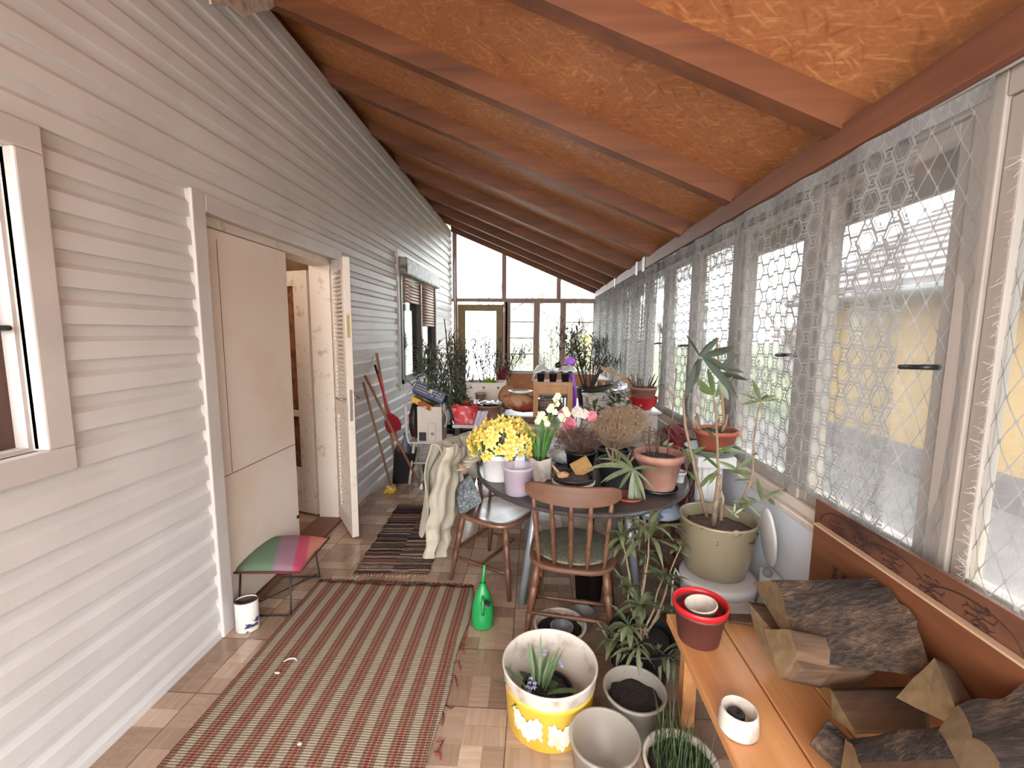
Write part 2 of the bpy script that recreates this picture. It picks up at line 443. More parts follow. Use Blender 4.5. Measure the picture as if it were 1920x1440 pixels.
def m_cushion():
    m = Mat('grey_woven_cushion'); n = m.noise(70, detail=3); n2 = m.noise(25, detail=3)
    m.base(m.ramp(n*.6+n2*.4, (.35, srgb(56, 64, 72)), (.5, srgb(96, 102, 106)), (.65, srgb(150, 148, 138)))).rough(.9).bump(n, .6, .004); return m.m
MCUSH = m_cushion()
MCUSHG = simple('green_grey_cushion', srgb(104, 102, 84), .9, .25, 25, bump=.6)
MBLUE = simple('blue_plastic', srgb(36, 44, 84), .4, .15)
MBLUEB = m_blotch('blue_white_bag', srgb(38, 62, 122), srgb(186, 202, 216), 5, .48, .56, .3)
MCARD = simple('cardboard_white', srgb(208, 196, 184), .7, .06)
MCARDB = simple('cardboard_brown', srgb(170, 124, 80), .8, .12)
MPRINT = m_blotch('printed_brown_sack', srgb(176, 136, 100), srgb(142, 54, 40), 6.5, .46, .54, .6)
MREDBAG = m_blotch('red_dotted_bag', srgb(192, 52, 60), srgb(220, 150, 150), 20, .56, .62, .5)
MMAROON = simple('maroon_cloth', srgb(122, 34, 44), .8, .3, 15, bump=.8)
MPURP = simple('purple_plastic_bag', srgb(178, 112, 220), .4, .12, 10)
MWOODL = m_wood('light_wood_box', srgb(150, 104, 68), srgb(188, 142, 98), 'Z', .6)
MGLASS = m_glass(); MCLEAR = m_clear('clear_plastic_tub', srgb(170, 162, 150), .5); MCLEARP = m_clear('clear_lilac_plastic', srgb(190, 176, 190), .48)
MGRASS = simple('lawn', (.10, .115, .06), .95, .4, 5)
MPAVE = simple('yard_paving', (.12, .105, .10), .9, .2, 3)
MYHOUSE = simple('yellow_render', (.26, .165, .065), .9, .06, 2)
MROOF = simple('grey_roof_tile', (.20, .18, .18), .8, .2, 9)
MROOFR = simple('red_roof_tile', (.20, .11, .09), .8, .2, 9)
MTREE = simple('tree_bark', (.14, .13, .12), .9, .3, 9)
MBUSH = simple('bush_leaf', (.16, .17, .10), .9, .4, 6)
MFORS = simple('yellow_blossom', (.30, .28, .08), .9, .3, 6)
# ================================================================ setting
WX = -1.57; RX = 1.15; YB = -1.6; YF = 8.3
def cut(ylo, yhi, zlo, zhi, holes):
    """rectangles left of a wall after cutting the holes (y0,y1,z0,z1)"""
    zs = sorted({zlo, zhi, *[q for h in holes for q in h[2:] if zlo < q < zhi]}); out = []
    for a, b in zip(zs, zs[1:]):
        segs = [(ylo, yhi)]
        for h in holes:
            if h[2] < b-1e-6 and h[3] > a+1e-6:
                ns_ = []
                for p, q in segs:
                    if h[0] > p: ns_.append((p, min(q, h[0])))
                    if h[1] < q: ns_.append((max(p, h[1]), q))
                    if h[0] <= p and h[1] >= q: pass
                segs = [(p, q) for p, q in ns_ if q-p > 1e-6]
        out += [(p, q, a, b) for p, q in segs]
    return out
m = MB(); m.box((-4.2, YB-2, -.1), (RX+.1, YF+.05, 0)); o = m.build('floor', MFLOOR); tag(o, kind='structure')
HL = [(-.1, 1.29, 1.16, 2.09), (2.06, 3.44, -.01, 2.10), (5.05, 6.85, .93, 2.40)]
wl = struct('wall_left')
m = MB()
for p, q, a, b in cut(YB, YF+.1, 0, 3.42, HL): m.box((WX-.20, p, a), (WX-.012, q, b))
m.build('wall_core', MWHITE, wl)
m = MB(); m.smooth = False
PIT = .1225; prof = [(0, .021), (.50, .019), (.66, .004), (1, 0)]
z0 = .831-PIT*7
def prof_x(t):
    for (a, xa), (b, xb) in zip(prof, prof[1:]):
        if t <= b+1e-9: return xa+(xb-xa)*(t-a)/(b-a)
    return prof[-1][1]
while z0 < 3.40:
    zt = min(z0+PIT, 3.40)
    brk = [max(z0, 0)]+[z0+PIT*t for t, _ in prof[1:-1] if 0 < z0+PIT*t < zt]+[zt]
    for za, zb in zip(brk, brk[1:]):
        for p, q, a, b in cut(YB, YF, za, zb, HL):
            xa, xb = WX-.012+prof_x((a-z0)/PIT), WX-.012+prof_x((b-z0)/PIT)
            n = m.add([(xa, p, a), (xa, q, a), (xb, q, b), (xb, p, b)]); m.face((n, n+1, n+2, n+3))
            if abs(a-z0) < 1e-6:
                n = m.add([(WX-.012, p, a), (WX-.012, q, a), (xa, q, a), (xa, p, a)]); m.face((n, n+1, n+2, n+3))
    z0 += PIT
m.build('siding', MSID, wl)
def zroof(x): return 3.37-.42*(x+1.5)          # underside of the rafters
# roof deck of OSB over the rafters
m = MB(); t = .125
m.smooth = False
xs = (WX-.2, 1.62)
m.poly([(xs[0], YB-.4, zroof(xs[0])+t), (xs[1], YB-.4, zroof(xs[1])+t), (xs[1], YB-.4, zroof(xs[1])+t+.03), (xs[0], YB-.4, zroof(xs[0])+t+.03)], (0, YF+.9-YB, 0))
o = m.build('ceiling', MOSB); tag(o, kind='structure')
for k, y in enumerate([-1.0, -.1, .88, 1.77, 2.66, 3.50, 4.38, 5.27, 6.12, 6.95, 7.7]):
    m = MB(); w_ = .042
    m.poly([(WX-.1, y-w_, zroof(WX-.1)), (1.45, y-w_, zroof(1.45)), (1.45, y-w_, zroof(1.45)+t), (WX-.1, y-w_, zroof(WX-.1)+t)], (0, 2*w_, 0))
    o = m.build('trim_%d' % (k+1), MRAFT); tag(o, kind='structure')
# head beam over the windows and dark strip at the house wall
m = MB(); m.box((1.09, YB, 2.195), (1.22, YF, 2.30)); o = m.build('trim_12', MBEAM, bevel=.004); tag(o, kind='structure')
m = MB(); m.box((WX-.15, YB, 3.40), (WX-.10, YF, 3.60)); o = m.build('trim_13', MRAFT); tag(o, kind='structure')
# eave fascia outside, pale soffit board
m = MB(); m.box((1.50, YB, 2.08), (1.53, YF+.3, 2.26)); o = m.build('trim_14', MFRAME); tag(o, kind='structure')
# ---- right wall
m = MB(); m.box((1.13, YB, 0), (1.24, YF, .775)); o = m.build('wall_right', MPANEL); tag(o, kind='structure')
m = MB(); m.box((1.10, YB, .775), (1.26, YF, .80)); m.box((1.13, YB, .80), (1.24, YF, .845)); o = m.build('trim_15', MOLDWH, bevel=.004); tag(o, kind='structure')
posts = [1.235+.685*k for k in range(-4, 11)]
wn = 1
for k, y in enumerate(posts[:-1]):
    y1 = posts[k+1]; wd = struct('window_%d' % wn); wn += 1
    m = MB(); m.box((1.14, y-.03, .845), (1.24, y+.045, 2.195)); m.box((1.14, y+.045, 2.13), (1.22, y1-.03, 2.195))
    m.build('post', MFRAME, wd, bevel=.004)
    f = MB(); a, b = y+.047, y1-.032; fw = .045
    f.box((1.150, a, .847), (1.195, a+fw, 2.128)); f.box((1.150, b-fw, .847), (1.195, b, 2.128))
    f.box((1.150, a+fw, .847), (1.195, b-fw, .847+fw+.02)); f.box((1.150, a+fw, 2.128-fw), (1.195, b-fw, 2.128))
    f.build('sash', MFRAME, wd, bevel=.005)
    g = MB(); g.box((1.172, a+fw, .847+fw+.02), (1.176, b-fw, 2.128-fw)); g.build('pane', MGLASS, wd)
    if k % 1 == 0:
        h = MB(); h.tube([(1.150, a+.022, 1.46), (1.115, a+.022, 1.46), (1.108, a+.028, 1.46), (1.104, a+.10, 1.455)], .008)
        h.build('handle', MBLACK, wd)
# ---- far wall: lower OSB panel, posts, door, panes, slanted lights
wf = struct('wall_far')
m = MB(); m.box((-.60, YF, 0), (RX+.08, YF+.03, .77)); m.build('panel', MOSB, wf)
m = MB(); m.box((-.60, YF-.03, .77), (RX+.08, YF+.08, .80)); m.build('ledge', MWHITE, wf)
m = MB(); m.box((WX, YF-.02, 2.11), (RX+.1, YF+.07, 2.175)); m.build('transom', MFAR, wf)
m = MB()
for x in (WX+.06, -.586, .43): m.poly([(x-.04, YF-.02, 2.175), (x+.04, YF-.02, 2.175), (x+.04, YF-.02, zroof(x+.04)+.12), (x-.04, YF-.02, zroof(x-.04)+.12)], (0, .08, 0))
m.build('upper_posts', MFAR, wf)
m = MB()
for x in (WX+.07, -.52, .03, .52): m.box((x-.035, YF-.02, 0 if x < -1 else .8), (x+.035, YF+.06, 2.11))
m.box((1.10, YF-.02, .8), (1.16, YF+.06, 2.11)); m.box((-.585, YF-.02, 0), (-.52, YF+.06, 2.11)); m.build('lower_posts', MFAR, wf)
m = MB()
m.poly([(WX, YF-.04, zroof(WX)-.02), (1.25, YF-.04, zroof(1.25)-.02), (1.25, YF-.04, zroof(1.25)+.12), (WX, YF-.04, zroof(WX)+.12)], (0, .06, 0)); m.build('rake_board', MRAFT, wf)
for n_, (xa, xb, bars) in enumerate([(-.485, -.005, (1.74, 1.44, 1.14)), (.065, .485, ()), (.555, 1.10, (1.74, 1.2))]):
    wd = struct('window_%d' % wn); wn += 1
    m = MB(); f = .022
    for q in ((xa, xa+f, .80, 2.11), (xb-f, xb, .80, 2.11), (xa+f, xb-f, .80, .80+f), (xa+f, xb-f, 2.11-f, 2.11)): m.box((q[0], YF, q[2]), (q[1], YF+.04, q[3]))
    m.build('frame', MFRAME, wd)
    if bars:
        m = MB()
        for z in bars: m.box((xa+f, YF+.008, z-.010), (xb-f, YF+.03, z+.010))
        m.build('glazing_bars', MFRAME, wd)
    m = MB(); m.box((xa+f, YF+.018, .80+f), (xb-f, YF+.021, 2.11-f)); m.build('pane', MGLASS, wd)
for n_, (xa, xb) in enumerate([(-1.47, -.63), (-.545, .39), (.47, 1.10)]):
    wd = struct('window_%d' % wn); wn += 1
    m = MB(); m.poly([(xa, YF+.02, 2.176), (xb, YF+.02, 2.176), (xb, YF+.02, max(2.19, zroof(xb))), (xa, YF+.02, zroof(xa))], (0, .004, 0)); m.build('pane', MGLASS, wd)
# far door, olive frame with frosted pane
fd = struct('door_1'); m = MB()
x0, x1 = -1.455, -.59
m.box((x0, YF-.01, 0), (x0+.14, YF+.035, 2.06)); m.box((x1-.14, YF-.01, 0), (x1, YF+.035, 2.06)); m.box((x0+.14, YF-.01, 1.94), (x1-.14, YF+.035, 2.06)); m.box((x0+.14, YF-.01, 0), (x1-.14, YF+.035, .5))
m.build('leaf_frame', MOLIVE, fd)
mf = Mat('frosted_pane'); trn = mf.n('BsdfTransparent'); tl_ = mf.n('BsdfTranslucent'); tl_.inputs[0].default_value = (.95, .97, .98, 1)
vo = mf.n('TexVoronoi'); vo.inputs['Scale'].default_value = 22; mf.l(mf.coord(), vo.inputs['Vector'])
mx = mf.n('MixShader'); mf.l(X(mf.t, vo.outputs['Distance'])*.25+.35, mx.inputs[0]); mf.l(trn.outputs[0], mx.inputs[1]); mf.l(tl_.outputs[0], mx.inputs[2]); mf.l(mx.outputs[0], mf.out.inputs['Surface'])
m = MB(); m.box((x0+.14, YF+.01, .5), (x1-.14, YF+.014, 1.94)); m.build('frosted_pane', mf.m, fd)
# ---- near left window (edge only in view)
wd = struct('window_%d' % wn); wn += 1
m = MB(); c = .085
ya, yb, za, zb = -.1, 1.29, 1.16, 2.09
for q in ((ya-c, yb+c, za-c, za), (ya-c, yb+c, zb, zb+c), (yb, yb+c, za, zb), (ya-c, ya, za, zb)): m.box((WX-.03, q[0], q[2]), (WX+.022, q[1], q[3]))
m.build('casing', MWHITE, wd, bevel=.006)
m = MB()
m.box((WX-.13, yb-.012, za), (WX-.031, yb, zb)); m.box((WX-.13, ya, za), (WX-.031, yb-.012, za+.012)); m.build('reveal', MWHITE, wd)
m = MB()
for q in ((ya, yb-.012, za+.012, za+.05), (ya, yb-.012, zb-.05, zb), (yb-.055, yb-.012, za+.05, zb-.05), (ya, ya+.04, za+.05, zb-.05)): m.box((WX-.115, q[0], q[2]), (WX-.075, q[1], q[3]))
m.build('sash', m_wood('brown_sash', srgb(60, 36, 28), srgb(92, 60, 48), 'Z'), wd)
m = MB(); m.box((WX-.098, ya+.04, za+.05), (WX-.094, yb-.055, zb-.05)); m.build('pane', MGLASS, wd)
m = MB(); m.tube([(WX-.08, yb-.035, 1.55), (WX-.02, yb-.035, 1.55), (WX-.01, yb-.10, 1.55)], .009); m.build('handle', MBLACK, wd)
# dark room boxes behind the house openings
wr = struct('wall_back_room')
m = MB()
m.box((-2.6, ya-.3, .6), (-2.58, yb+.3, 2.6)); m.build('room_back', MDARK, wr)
# ---- left house window with roller shutter
wd = struct('window_%d' % wn); wn += 1
ya, yb, za, zb = 5.05, 6.85, .93, 2.40
m = MB()
for q in ((ya-.07, ya, za-.07, zb+.07), (yb, yb+.07, za-.07, zb+.07), (ya, yb, zb, zb+.07), (ya, yb, za-.07, za)): m.box((WX-.02, q[0], q[2]), (WX+.02, q[1], q[3]))
m.build('casing', MWHITE, wd, bevel=.004)
m = MB(); m.box((WX-.02, ya+.01, 2.20), (WX+.10, yb-.01, 2.395)); m.build('shutter_box', m_blotch('weathered_shutter_box', srgb(150, 144, 134), srgb(78, 70, 62), 12, .5, .6), wd, bevel=.02)
MBRF = simple('grey_brown_frame', srgb(92, 80, 72), .5, .15)
m = MB()
for y in (ya, 5.93, yb-.06): m.box((WX-.05, y, za), (WX+.03, y+.06, 2.20))
m.box((WX-.05, ya, za), (WX+.03, yb, za+.05)); m.build('frame', MBRF, wd)
ms = Mat('shutter_slats'); x_, y_, z_ = ms.xyz(); ms.base(ms.mix((z_/.04).fr().lt(.22), srgb(186, 148, 126), srgb(120, 84, 66))).rough(.5)
for (a, b, zl) in ((ya+.06, 5.93, 1.90), (5.99, yb-.06, 1.62)):
    m = MB(); z = zl
    while z < 2.2: m.tube([(WX+.0, a, z+.02), (WX+.0, b, z+.02)], .017, 8); z += .04
    m.build('roller_shutter', simple('shutter_pvc', srgb(188, 148, 124), .5, .08), wd)
m = MB(); m.box((WX-.04, ya+.06, za+.05), (WX-.035, yb-.06, 2.2)); m.build('pane', m_glass('dark_pane', (.4, .45, .45), .5), wd)
m = MB(); m.grid(lambda u, v: (WX-.14+.012*math.sin(u*26), 5.98+u*.82, .98+v*1.2), 40, 1); m.build('green_blind', simple('green_cloth', srgb(40, 84, 56), .8, .1), wd)
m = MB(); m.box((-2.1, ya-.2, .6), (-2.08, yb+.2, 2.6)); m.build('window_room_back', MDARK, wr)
# ---- double door, left leaf shut (blank), right leaf open (louvred)
dd = struct('door_2'); ya, yb, zt = 2.06, 3.44, 2.10; c = .085
m = MB()
for q in ((ya-c, ya, 0, zt+c), (yb, yb+c, 0, zt+c), (ya, yb, zt, zt+c)): m.box((WX-.02, q[0], q[2]), (WX+.022, q[1], q[3]))
m.build('casing', MWHITE, dd, bevel=.006)
m = MB()
for q in ((ya, ya+.055, 0, zt), (yb-.05, yb, 0, zt), (ya+.055, yb-.05, zt-.05, zt)): m.box((WX-.19, q[0], q[2]), (WX-.025, q[1], q[3]))
m.build('jamb', MOLDWH, dd, bevel=.004)
m = MB(); m.box((WX-.065, ya+.058, .03), (WX-.028, 2.80, zt-.055)); m.build('blank_leaf', MDOOR, dd, bevel=.002)
m = MB(); m.box((WX-.0275, ya+.06, .79), (WX-.0262, 2.80, .794)); m.box((WX-.028, ya+.12, .80), (WX-.0268, ya+.123, 2.0)); m.build('panel_seam', simple('seam', srgb(96, 84, 76)), dd)
m = MB(); m.box((WX-.03, 2.77, .28), (WX-.018, 2.79, .30)); m.build('latch', MBLACK, dd)
# louvred leaf, hinge at (WX-.02,3.42), free edge at (-1.315,3.05)
hp = Vector((WX-.005, 3.415, 0)); fp = Vector((-1.315, 3.055, 0)); dv = (fp-hp); LL = dv.length; an = math.atan2(dv.y, dv.x)
lv = MB(); T = Matrix.Translation(hp) @ Matrix.Rotation(an, 4, 'Z')
th = .024; st = .07
for q in ((0, st, .02, 2.06), (LL-st, LL, .02, 2.06), (st, LL-st, 1.98, 2.06), (st, LL-st, .90, 1.02), (st, LL-st, .02, .14)): lv.box((q[0], -th, q[2]), (q[1], th, q[3]), T)
lf = lv.build('louvre_leaf', MOLDWH, dd, bevel=.003)
sl = MB(); z = .16
while z < 1.96:
    if not .88 < z < 1.02:
        M_ = T @ Matrix.Translation((st, 0, z)) @ Matrix.Rotation(math.radians(38), 4, 'X'); sl.box((0, -.026, -.003), (LL-2*st, .026, .003), M_)
    z += .031
sl.build('slats', MOLDWH, lf)
q = MB(); q.box((LL-.001, -.011, .90), (LL+.002, .011, 1.13), T); q.build('lock_plate', MMETAL, lf, bevel=.001)
q = MB(); q.box((LL-.001, -.010, 1.50), (LL+.003, .010, 1.66), T); q.build('bolt_plate', MBRASS, lf)
for sgn in (-1, 1):
    q = MB(); q.tube([T @ Vector((LL-.045, sgn*th, 1.06)), T @ Vector((LL-.045, sgn*(th+.045), 1.06)), T @ Vector((LL-.13, sgn*(th+.05), 1.06))], .008); q.build('handle', MMETAL, lf)
# inner door set deeper in the opening with patterned curtain
MCUR = m_blotch('brown_patterned_curtain', srgb(124, 82, 54), srgb(92, 56, 40), 16, .45, .56, .9)
hallway = struct('wall_hall')
m = MB(); m.box((-3.2, 1.3, 0), (-3.15, 4.4, 2.5)); m.box((-3.2, 4.2, 0), (-1.78, 4.24, 2.5)); m.box((-3.2, 1.3, 0), (-1.78, 1.34, 2.5)); m.box((-3.2, 1.3, 2.45), (-1.78, 4.24, 2.5)); m.build('hall_shell', simple('hall_paint', srgb(160, 130, 104), .8), hallway)
idr = struct('door_3'); A = Vector((-1.79, 3.44, 0)); B = Vector((-2.42, 3.66, 0)); d_ = B-A; L2 = d_.length; T = Matrix.Translation(A) @ Matrix.Rotation(math.atan2(d_.y, d_.x), 4, 'Z')
m = MB()
for q in ((0, .15, .02, 2.02), (L2-.12, L2, .02, 2.02), (.15, L2-.12, 1.9, 2.02), (.15, L2-.12, .84, .89), (.15, L2-.12, .02, .40)): m.box((q[0], -.02, q[2]), (q[1], .02, q[3]), T)
m.build('leaf_frame', MOLDWH, idr, bevel=.004)
m = MB(); m.grid(lambda u, v: T @ Vector((.15+u*(L2-.27), -.004+.006*math.sin(u*30), .40+v*1.5)), 30, 1); m.build('patterned_curtain', MCUR, idr)
m = MB()
for k in range(4): m.tube([T @ Vector((.2+k*.08, .018, .08)), T @ Vector((.2+k*.08, .018, .36))], .012, 6)
m.build('base_panelling', MOLDWH, idr)
m = MB(); m.box((WX-.2, 2.06, 0), (WX+.01, 3.44, .02)); o = m.build('trim_16', m_wood('threshold', srgb(92, 62, 46), srgb(120, 84, 62), 'Y')); tag(o, kind='structure')
m = MB(); m.tube([(-1.50, YF-.12, 2.9), (-1.50, YF-.10, 0)], .02); m.build('corner_pipe', MWHITE, wf)
# lace curtains
MHEX = lace('lace_hexagons', 'hex', .22); MDIA = lace('lace_diamonds', 'diamond', .24); MCHE = lace('lace_chevrons', 'chev', .36); MHEX2 = lace('lace_rings', 'hex', .2)
def curtain(y0, y1, label, mat, amp, nf, zb=.88, zt=2.185, full=1.15, x=1.118, seed=0, header=True):
    r = random.Random(seed); ph = [r.uniform(0, 6.28) for _ in range(4)]; n = max(24, int(nf*10))
    def fn(u, v):
        a = amp*(1-.35*v)
        return (x+a*math.sin(u*nf*2*PI+ph[0])+a*.4*math.sin(u*nf*4.7*PI+ph[1])+.01*math.sin(v*3+ph[2]), y0+(y1-y0)*u, zb+(zt-zb)*v+.008*math.sin(u*17+ph[3])*(1-v))
    c_ = thing('lace_curtain', label, 'curtain', (x, (y0+y1)/2, zb), group='lace curtains along the window wall')
    mb = MB(); mb.grid(fn, n, 10, ((y1-y0)*full, zt-zb)); mb.build('lace_panel', mat, c_, world=True)
    hb = MB(); hb.grid(lambda u, v: (Vector(fn(u, 1))+Vector((-.003, 0, -.045+.05*v))), n, 1, ((y1-y0), .05)); hb.build('header_tape', MTAPE, c_, world=True)
    return c_
MTAPE = lace('header_tape', 'chev', .8)
curtain(.30, 1.12, 'near white lace curtain of small diamonds with frayed left edge', MDIA, .012, 4, .88, seed=1, x=1.116)
curtain(1.215, 1.66, 'narrow white diamond lace curtain beside the thick near post, overlapping the large hexagon one', MDIA, .008, 1.6, .90, seed=2, x=1.126)
curtain(1.42, 2.60, 'white lace curtain with large hexagon pattern behind the orange decorated board end', MHEX, .010, 3, .90, seed=3)
curtain(2.62, 4.05, 'lace curtain with round ring pattern behind the tall plant in the orange pot', MHEX2, .014, 4, .90, seed=4)
curtain(4.08, 5.60, 'gathered lace curtain of small chevrons behind the red bowl planter', MCHE, .022, 9, .88, seed=5, full=1.5, x=1.095)
curtain(5.62, 8.22, 'farthest thickly gathered lace curtain, reaching the end wall', MCHE, .024, 16, .88, seed=6, full=1.6, x=1.095)
rod = MB(); rod.tube([(1.122, -.3, 2.19), (1.122, 8.25, 2.19)], .006); tag(rod.build('curtain_wire', MMETAL), 'long curtain wire stretched under the brown beam over the windows', 'curtain wire')
# white metal brackets on the beam
m0 = None
for k, y in enumerate((4.60, 4.90, 6.2)):
    b = thing('bracket', ['white plate bracket on the brown beam, nearest of the three', 'white plate bracket on the brown beam, middle of the three', 'white plate bracket on the brown beam, farthest of the three'][k], 'bracket', (1.088, y, 2.2), group='white brackets on the beam')
    m = MB(); m.box((-.006, -.045, -.03), (0, .045, .11)); m.build('plate', MWHITE, b)
# fringe of the near frayed curtain edge
m = MB()
for k in range(140):
    z = .88+R_.random()*1.1; y = 1.12; p = Vector((1.112, y, z)); m.tube([p, p+Vector((R_.uniform(-.01, .01), R_.uniform(.005, .03), R_.uniform(-.02, .01)))], .0007, 3, False)
frn = m.build('loose_threads', MWHITE); frn['kind'] = 'stuff'
frn.parent = bpy.data.objects['lace_curtain']; frn.matrix_parent_inverse = Matrix.Translation(-Vector(ORG['lace_curtain']))
# ================================================================ outside
m = MB(); m.box((-40, YF+.1, -.35), (60, 80, -.30)); m.box((1.26, -30, -.35), (60, YF+.1, -.30)); o = m.build('ground', MGRASS); tag(o, kind='structure')
m = MB(); m.box((1.3, -20, -.30), (4.9, 9.5, -.26)); o = m.build('yard_path', MPAVE); tag(o, kind='structure')
h = thing('yellow_house', 'yellow rendered house with grey tiled roof outside the side windows', 'house', (5, 0, -.3))
m = MB(); m.box((5, -12, .10), (11, 7.7, 2.2)); m.build('wall', MYHOUSE, h, world=True)
m = MB(); m.box((4.95, -12, -.3), (11, 7.72, .10)); m.build('plinth', simple('grey_plinth', (.11, .09, .088), .9), h, world=True)
m = MB(); m.smooth = False
m.poly([(4.5, -12.5, 2.05), (8, -12.5, 4.3), (11.5, -12.5, 2.05), (11.5, -12.5, 2.2), (8, -12.5, 4.45), (4.5, -12.5, 2.2)], (0, 20.6, 0))
m.build('roof', MROOF, h, world=True)
m = MB()
for k in range(16):
    t_ = k/16; m.box((4.5+3.5*t_, -12.5, 2.2+2.25*t_), (4.5+3.5*t_+.05, 8.1, 2.24+2.25*t_))
m.build('roof_tile_rows', simple('roof_tile_row', (.12, .10, .10), .8), h, world=True)
m = MB(); m.tube([(4.45, -12.5, 2.08), (4.45, 8.1, 2.08)], .07, 8); m.build('gutter', simple('grey_gutter', (.10, .10, .105), .5), h, world=True)
m = MB(); m.box((4.97, 3.1, 1.0), (4.99, 4.0, 1.95)); m.build('window', simple('grey_window', (.1, .1, .11), .3), h, world=True)
m = MB(); m.box((4.94, 3.02, .93), (4.995, 4.08, 1.0)); m.build('window_ledge', MWHITE, h, world=True)
def farhouse(name, label, x0, x1, y0, y1, zw, zr, wm, rm, gable='y'):
    h = thing(name, label, 'house', ((x0+x1)/2, y0, -.3))
    m = MB(); m.box((x0, y0, -.3), (x1, y1, zw)); xm = (x0+x1)/2
    m.poly([(x0, y0, zw), (x1, y0, zw), (xm, y0, zr-.1)], (0, .3, 0)); m.build('wall', wm, h, world=True)
    m = MB(); e = .35; sl = (zr-zw)/(xm-x0)
    m.poly([(x0-e, y0-e, zw-e*sl), (xm, y0-e, zr), (x1+e, y0-e, zw-e*sl), (x1+e, y0-e, zw-e*sl+.15), (xm, y0-e, zr+.15), (x0-e, y0-e, zw-e*sl+.15)], (0, y1-y0+2*e, 0)); m.build('roof', rm, h, world=True)
    m = MB(); m.box((xm+.8, y0+2, zw), (xm+1.3, y0+2.5, zr+.9)); m.build('chimney', MROOFR, h, world=True)
MPALE = simple('pale_render', (.28, .24, .22), .9, .05)
farhouse('pale_house', 'pale gabled house with red roof seen through the left end panes', -3.5, 2.2, 34, 44, 2.0, 4.0, MPALE, MROOFR)
farhouse('gabled_house', 'grey roofed gabled house with chimney seen through the right end panes', 3.2, 8.4, 30, 40, 1.9, 4.6, MPALE, MROOF)
farhouse('red_roofed_house', 'low house with red tiled roof far behind the hexagon lace curtain', 13, 22, 16, 24, 1.5, 3.6, MPALE, MROOFR)
def baretree(label, x, y, h, seed, spread=.55):
    r = random.Random(seed); m = MB()
    def br(p, d, L, rad, dep):
        q = p+d*L*.55+Vector((r.uniform(-.05, .05), r.uniform(-.05, .05), 0))*L; e = q+d*L*.45
        m.tube([p, q, e], [rad, rad*.8, rad*.62], 5 if dep < 2 else 3, False)
        if dep < 5:
            for _ in range(3 if dep < 4 else 2):
                nd = (d+Vector((r.uniform(-1, 1), r.uniform(-1, 1), r.uniform(-.25, .7)))*spread*1.3).normalized(); br(p+d*L*r.uniform(.6, 1), nd, L*r.uniform(.6, .8), rad*.55, dep+1)
    br(Vector((0, 0, 0)), Vector((0, 0, 1)), h*.32, h*.016, 0)
    t = thing('bare_tree', label, 'tree', (x, y, -.3), group='bare trees behind the end wall'); m.build('branches', MTREE, t)
for k, (x, y, h_) in enumerate([(-.6, 19, 6.0), (.7, 17, 5.2), (2.6, 22, 5.5), (-2.2, 25, 6.5)]):
    baretree(['bare tree filling the left end panes', 'slim bare tree seen through the middle end pane', 'bare tree behind the gabled roof through the right end pane', 'tall bare tree behind the frosted end door'][k], x, y, h_, 30+k)
for k, (x, y, h_) in enumerate([(7.5, 13, 4.2), (10.5, 19, 5)]):
    baretree(['bare garden tree through the ring pattern curtain', 'distant bare tree beside the red roofed house'][k], x, y, h_, 40+k)
def bush(name, label, x, y, r, hgt, mat, seed, n=700):
    rr = random.Random(seed); m = MB()
    for _ in range(n):
        a = rr.uniform(0, 2*PI); z = rr.random(); q = r*math.sqrt(rr.random())*math.sin(PI*(.15+.8*z))
        p = Vector((q*math.cos(a), q*math.sin(a), z*hgt)); m.leaf(p, (rr.uniform(-1, 1), rr.uniform(-1, 1), rr.uniform(-.2, 1)), .16, .06, .2, 2)
    st_ = MB()
    for _ in range(14): a = rr.uniform(0, 6.28); st_.tube([(0, 0, 0), (r*.4*math.cos(a), r*.4*math.sin(a), hgt*.5), (r*.7*math.cos(a), r*.7*math.sin(a), hgt*.9)], [.02, .015, .005], 4)
    t = thing(name, label, 'bush', (x, y, -.3)); m.build('foliage', mat, t); st_.build('stems', MTREE, t)
bush('garden_bush', 'pale green garden bush just outside the middle end pane', .55, 13, 1.1, 2.3, MBUSH, 1)
bush('flowering_bush', 'yellow flowering bush outside the right end pane', 1.7, 14.5, .8, 1.7, MFORS, 2)
bush('hedge_bush', 'twiggy bush outside the left end panes', -1.9, 14.5, 1.2, 1.6, MBUSH, 3)
bush('lawn_shrub', 'low green shrub on the lawn outside the long window wall', 5.5, 11.5, 1.1, 1.1, MBUSH, 4, 500)
# ================================================================ foreground things
# big striped rug, dark rag rug
rg = thing('striped_rug', 'large red, brown and beige striped woven rug with frayed edges', 'rug', (-.82, 1.7, 0))
m = MB(); 
def rugf(u, v):
    wob = .012*math.sin(v*9)+.008*math.sin(v*23)
    return (-1.315+.965*u+(wob if u > .9 else 0)*(u-.9)*10-.03*(v < .0), .35+2.14*v+.006*math.sin(u*40), .008+.003*math.sin(u*9+v*7))
m.grid(rugf, 60, 70); m.build('weave', MRUG, rg, world=True, solid=.006)
m = MB(); rr = random.Random(3)
for k in range(150):
    x = -1.31+.96*k/150; y = 2.485; m.tube([(x, y, .008), (x+rr.uniform(-.01, .01), y+rr.uniform(.012, .03), .006), (x+rr.uniform(-.02, .02), y+rr.uniform(.025, .05), .004)], .0016, 4)
m.build('end_fringe', simple('red_fringe', srgb(112, 66, 56), .9, .3, 50), rg, world=True)['kind'] = 'stuff'
m = MB()
for k in range(26):
    y = .9+k*.058+rr.uniform(-.02, .02); x = -.352
    if 1.2 < y < 2.3 and rr.random() < .8: m.tube([(x, y, .009), (x+rr.uniform(.005, .03), y+rr.uniform(-.03, .03), .007), (x+rr.uniform(.0, .035), y+rr.uniform(-.06, .06), .005)], .003, 5)
m.build('side_threads', simple('red_thread', srgb(122, 44, 40), .9), rg, world=True)['kind'] = 'stuff'
